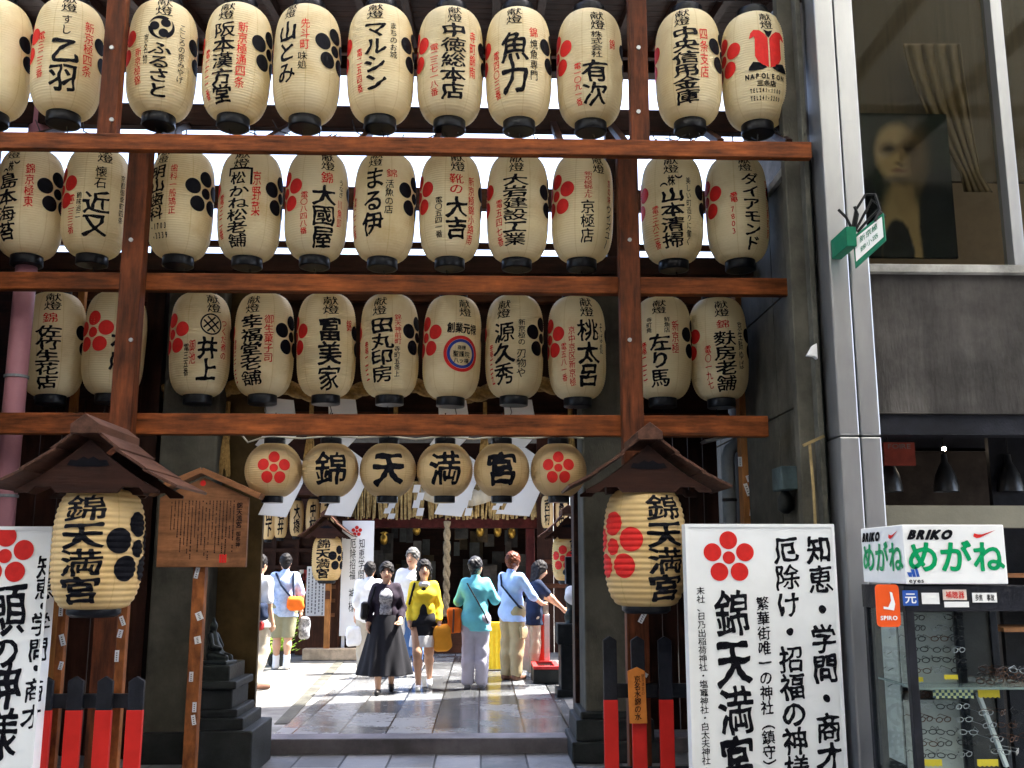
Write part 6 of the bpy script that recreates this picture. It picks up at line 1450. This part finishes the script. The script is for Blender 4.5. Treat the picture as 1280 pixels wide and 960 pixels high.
# stickers on the header and shelf cards
def card(u0, u1, v0, v1, m, name, parent, Yc=YD0 - .0085, txt=None, tm=None):
    b = MB(); b.box((dx(u0), Yc, dz(v1, u0)), (dx(u1), Yc + .004, dz(v0, u0))); o = b.build(name, m, parent)
    if txt: I = Ink(22); I.line(txt, (dx(u0) + dx(u1)) / 2, (dz(v0, u0) + dz(v1, u0)) / 2, (dx(u1) - dx(u0)) * .8, abs(dz(v0) - dz(v1)) * .75, .012); I.flat("lettering", tm or M['ink'], o, (0, Yc - .002, 0), (1, 0, 0), (0, 0, 1))
    return o
BLUEM = mat("sign_blue", (.03, .10, .42), .4, .05); CARD = mat("card_white", (.78, .78, .76), .5, .05); YELC = mat("card_yellow", (.72, .52, .04), .5, .1)
card(1135, 1154, 738, 757, BLUEM, "sticker", hd, txt='元', tm=M['white']); card(1159, 1181, 741, 755, CARD, "sticker", hd); card(1186, 1216, 737, 750, mat("card_pink", (.72, .60, .52), .5), "sticker", hd, txt='補聴器', tm=M['red']); card(1187, 1218, 752, 759, CARD, "sticker", hd); card(1223, 1254, 741, 753, CARD, "sticker", hd, txt='多焦 事故')
def tent(u0, u1, v0, v1, m, lab):
    b = MB(); n = 9; pts = [(dx(u0) + (dx(u1) - dx(u0)) * i / n, dz(v1, u0) - (.006 if i % 2 else 0)) for i in range(n + 1)] + [(dx(u1), dz(v0, u0)), (dx(u0), dz(v0, u0))]
    o_ = Vector((0, YD0 + .06, 0)); b.prism([(x, z) for x, z in pts], o_, (1, 0, 0), (0, 0, 1), (0, .004, 0)); return tag(b.build("price_card", m), lab, "card", "price cards in the display case")
chk, t_, bb_ = nodes("checker_card"); tc_ = N(t_, "ShaderNodeTexCoord"); ck = N(t_, "ShaderNodeTexChecker", Scale=62.0); ck.inputs[1].default_value = (.6, .6, .3, 1); ck.inputs[2].default_value = (.02, .06, .10, 1); t_.links.new(tc_.outputs["Object"], ck.inputs[0]); t_.links.new(ck.outputs[0], bb_.inputs[0])
tent(1171, 1222, 863, 874, chk, "checkered blue and cream card on the edge of the glass shelf"); tent(1228, 1255, 863, 873, YELC, "yellow zigzag-edged card at the right end of the glass shelf")
for u0, u1, v0, v1, lab in ((1142, 1160, 848, 853, "yellow card under the upper left rows of spectacles"), (1187, 1204, 845, 850, "yellow card right of the upper rows of spectacles"), (1150, 1176, 952, 960, "yellow card at the lower left of the case"), (1220, 1246, 952, 960, "yellow card at the lower right of the case")): tent(u0, u1, v0, v1, YELC, lab)
# spectacles: one of a kind, then copies
def specs_mesh():
    b = MB()
    for s in (-1, 1):
        b.tube([(s * .033 + .025 * math.cos(a), .0, .016 * math.sin(a)) for a in np.linspace(0, 2 * math.pi, 17)], .0032, 5, cap=False); b.tube([(s * .061, 0, .006), (s * .066, .01, .008), (s * .064, .11, .004), (s * .062, .14, -.02)], .0022, 5)
    b.tube([(-.008, 0, .005), (0, -.004, .009), (.008, 0, .005)], .0022, 5); return b
SPM = [mesh_of(specs_mesh(), "spectacles", m, False) for m in (mat("dark_rims", (.02, .018, .02), .3, .1, bump=0), mat("tortoise_rims", (.10, .035, .015), .3, .5, 40, bump=0), mat("silver_rims", (.35, .35, .36), .3, .1, bump=0, metal=.9))]
def spec(x, y, z, rz, i, lab):
    o = bpy.data.objects.new("spectacles", SPM[i]); COL.objects.link(o); o.location = (x, y, z); o.rotation_euler = (.15, 0, rz); o.scale = (.82,) * 3; W[o.name] = Vector((x, y, z)); tag(o, lab, "spectacles", "spectacles on show in the glass case")
ORD = ["top", "second", "third", "fourth", "fifth"]; rnd = random.Random(21); KN = ("dark-rimmed", "brown-rimmed", "silver-rimmed")
SIX = ["top", "second", "third", "fourth", "fifth", "bottom"]
for lvl, (va, vb, nm) in enumerate(((773, 842, "upper"), (872, 950, "lower"))):
    for r in range(6):
        v = va + (vb - va) * r / 5
        for c_, xo in enumerate((.075, .185, .295)):
            i = rnd.choice((0, 0, 1, 2)); spec(XD + fr + xo + rnd.uniform(-.012, .012), YD0 + .12 + rnd.uniform(-.01, .02), dz(v) + rnd.uniform(-.005, .005), rnd.uniform(-.6, .6), i, "%s spectacles in the case's %s half, %s row, %s column" % (KN[i], nm, SIX[r], ("left", "middle", "right")[c_]))
for r in range(9):
    i = rnd.choice((0, 0, 1, 2)); spec(XD + fr + .12 + rnd.uniform(-.02, .03), YD0 + .42, dz(782 + r * 22, 1100), 1.3 + rnd.uniform(-.3, .3), i, "%s spectacles seen through the case's side pane, %s from the top" % (KN[i], ("first", "second", "third", "fourth", "fifth", "sixth", "seventh", "eighth", "ninth")[r]))
OR9 = ("first", "second", "third", "fourth", "fifth", "sixth", "seventh", "eighth", "ninth", "tenth", "eleventh", "twelfth")
for r in range(12):
    i = rnd.choice((0, 1, 2)); spec(XD + .46 + .024 * r, YD0 + .10 + .03 * (r % 4), zmid_ + .025 + .03 * (r % 3), rnd.uniform(-1, 1), i, "%s spectacles heaped on the glass shelf's right part, %s from the left" % (KN[i], OR9[r]))
for r in range(12):
    i = rnd.choice((0, 1, 2)); spec(XD + .46 + .024 * r, YD0 + .12 + .02 * (r % 2), dz(895 + (r % 4) * 17), rnd.uniform(-1, 1), i, "%s spectacles in the lower right compartment, %s from the left" % (KN[i], OR9[r]))
b = MB(); p0, p1 = P(1222, 866, YD0 + .2), P(1258, 958, YD0 + .2); b.bar(p0, p1, .03, .02); tag(b.build("white_rod", M['white']), "pale slanting rod in the lower right of the display case", "rod")
# sign box
zs0, zs1 = dz(730), dz(656); YB0 = YD0 - .02
sb = tag(empty("sign_box", (XD + .3, YD0 + .3, zs0)), "white sign box with green lettering on top of the display case", "sign")
xs_, xe_ = dx(1128, 690), dx(1255, 690)
b = MB(); b.box((xs_, YB0, zs0), (xe_, YB0 + .62, zs1)); bx_ = b.build("box", M['white'], sb, bevel=.006)
GR = mat("sign_green", (.0, .30, .10), .4, .05); kk = mpp(1190, 690, YB0)
def logos(o, ax, wd, pre):
    """lettering of one face; o: lower left corner"""
    o = Vector(o); hgt_ = zs1 - zs0; I = Ink(40); I.line('めがね', wd * .50, hgt_ * .46, wd * .96, hgt_ * .56, .030, 0); I.flat("green_lettering", GR, bx_, o, ax, (0, 0, 1))
    I = Ink(34); I.line('BRIKO', wd * .27, hgt_ * .83, wd * .44, hgt_ * .20, .050, latin=True); I.v = [(x + (z - hgt_ * .83) * .45, z) for x, z in I.v]
    I.flat("black_lettering", M['ink'], bx_, o, ax, (0, 0, 1))
    I = Ink(); s = [(0, .10), (.02, .02), (.10, .0), (.26, .13)]; I.poly([(wd * (.70 + x), hgt_ * (.80 + z)) for x, z in ((.0, .055), (-.012, .0), (.02, -.03), (.055, -.02), (.21, .105), (.075, .035), (.035, .035))], [(0, 1, 2, 6), (2, 3, 5, 6), (3, 4, 5)]); I.flat("red_swoosh", M['red'], bx_, o, ax, (0, 0, 1))
logos((xs_, YB0 - .004, zs0), (1, 0, 0), xe_ - xs_, "front"); logos((xs_ - .004, YB0 + .62, zs0), (0, -1, 0), .62, "side")
I = Ink(24); hgt_ = zs1 - zs0; wd = xe_ - xs_
for i, (a, L) in enumerate(((.055, .08), (.085, .13), (.115, .18))): I.poly([(wd * (.03 + i * .038), hgt_ * .12), (wd * (.03 + i * .038 + .03), hgt_ * .12), (wd * (.03 + i * .038 + .03 - .012 * (i - 0) + .0), hgt_ * (.12 + L * .95)), (wd * (.03 + i * .038 - .018), hgt_ * (.12 + L))])
I.flat("blue_emblem", BLUEM, bx_, (xs_, YB0 - .004, zs0), (1, 0, 0), (0, 0, 1)); I = Ink(24); I.line("eyes", wd * .10, hgt_ * .06, wd * .15, hgt_ * .10, .01, latin=True); I.flat("black_lettering", M['ink'], bx_, (xs_, YB0 - .004, zs0), (1, 0, 0), (0, 0, 1))
# orange tag at the corner
Yt = YD0 - .03; p = P(1110, 757, Yt); b = MB(); k = mpp(1110, 757, Yt)
cr_ = []; 
for cx, cz, a0 in ((10, 21, 0), (-10, 21, 90), (-10, -21, 180), (10, -21, 270)):
    for a in (0, 30, 60, 90): cr_.append(((cx + 5 * math.cos(RAD(a0 + a))) * k, (cz + 5 * math.sin(RAD(a0 + a))) * k))
b.prism(cr_, p, (1, 0, 0), (0, 0, 1), (0, .006, 0)); o = b.build("hanging_tag", mat("orange_plastic", (.78, .10, .02), .35, .05)); tag(o, "rounded orange tag with white mark hanging at the display case corner", "tag")
I = Ink(24); I.poly([(x * k, z * k) for x, z in ((2, -5), (7, -6), (9, 2), (6, 16), (3, 17), (4, 6), (0, -2), (-6, -1), (-6, -4))], [(0, 1, 2, 5, 6), (2, 3, 4, 5), (6, 7, 8, 0)]); I.line("SPIRO", 0, -15 * k, 22 * k, 7 * k, .02, latin=True); I.flat("white_mark", M['white'], o, p + Vector((0, -.003, 0)), (1, 0, 0), (0, 0, 1))
# dark shelves right of the case inside the shop
t = tag(empty("shop_shelf", (XD + 1.6, 7.6, 0)), "dim shelf unit with small goods inside the shop at the far right", "shelf")
for v in (755, 722, 790): z = P(1270, v, 7.2).z; b = MB(); b.box((P(1255, v, 7.2).x, 7.2, z), (5.5, 7.6, z + .03)); b.build("board", M['honeyx'], t)
b = MB(); b.box((P(1252, 750, 7.65).x, 7.65, 0), (5.6, 7.7, 2.6)); b.build("back", M['blackm'], t)
# the covered shopping street: fronts across the way and a translucent arcade roof
op = tag(empty("opposite_building", (0, -6, 0)), "plain shop fronts across the street, mirrored in the window", "building")
b = MB(); b.box((-16, -6.6, 0), (16, -6, 10.5)); b.build("wall", mat("opposite_wall", (.16, .13, .11), .8, .3, 1), op)
ar = tag(empty("arcade_roof", (0, 0, 9.6)), "translucent arcade roof on dark ribs over the shopping street", "roof")
b = MB(); b.box((-16, -5.95, 9.62), (16, 5.6, 9.64)); b.build("panel", mat("translucent_panel", (.80, .80, .76), .6, .05, 2, bump=0, trans=.62), ar)
for i in range(17):
    b = MB(); b.box((-16 + i * 2, -5.95, 9.36), (-15.88 + i * 2, 5.6, 9.6)); b.build("rib", M['blackm'], ar)
for y in (-5.9, -2.0, 1.8, 5.5): b = MB(); b.box((-16, y, 9.2), (16, y + .12, 9.35)); b.build("purlin", M['blackm'], ar)

bpy.data.objects.remove(_to); bpy.data.curves.remove(_tc)
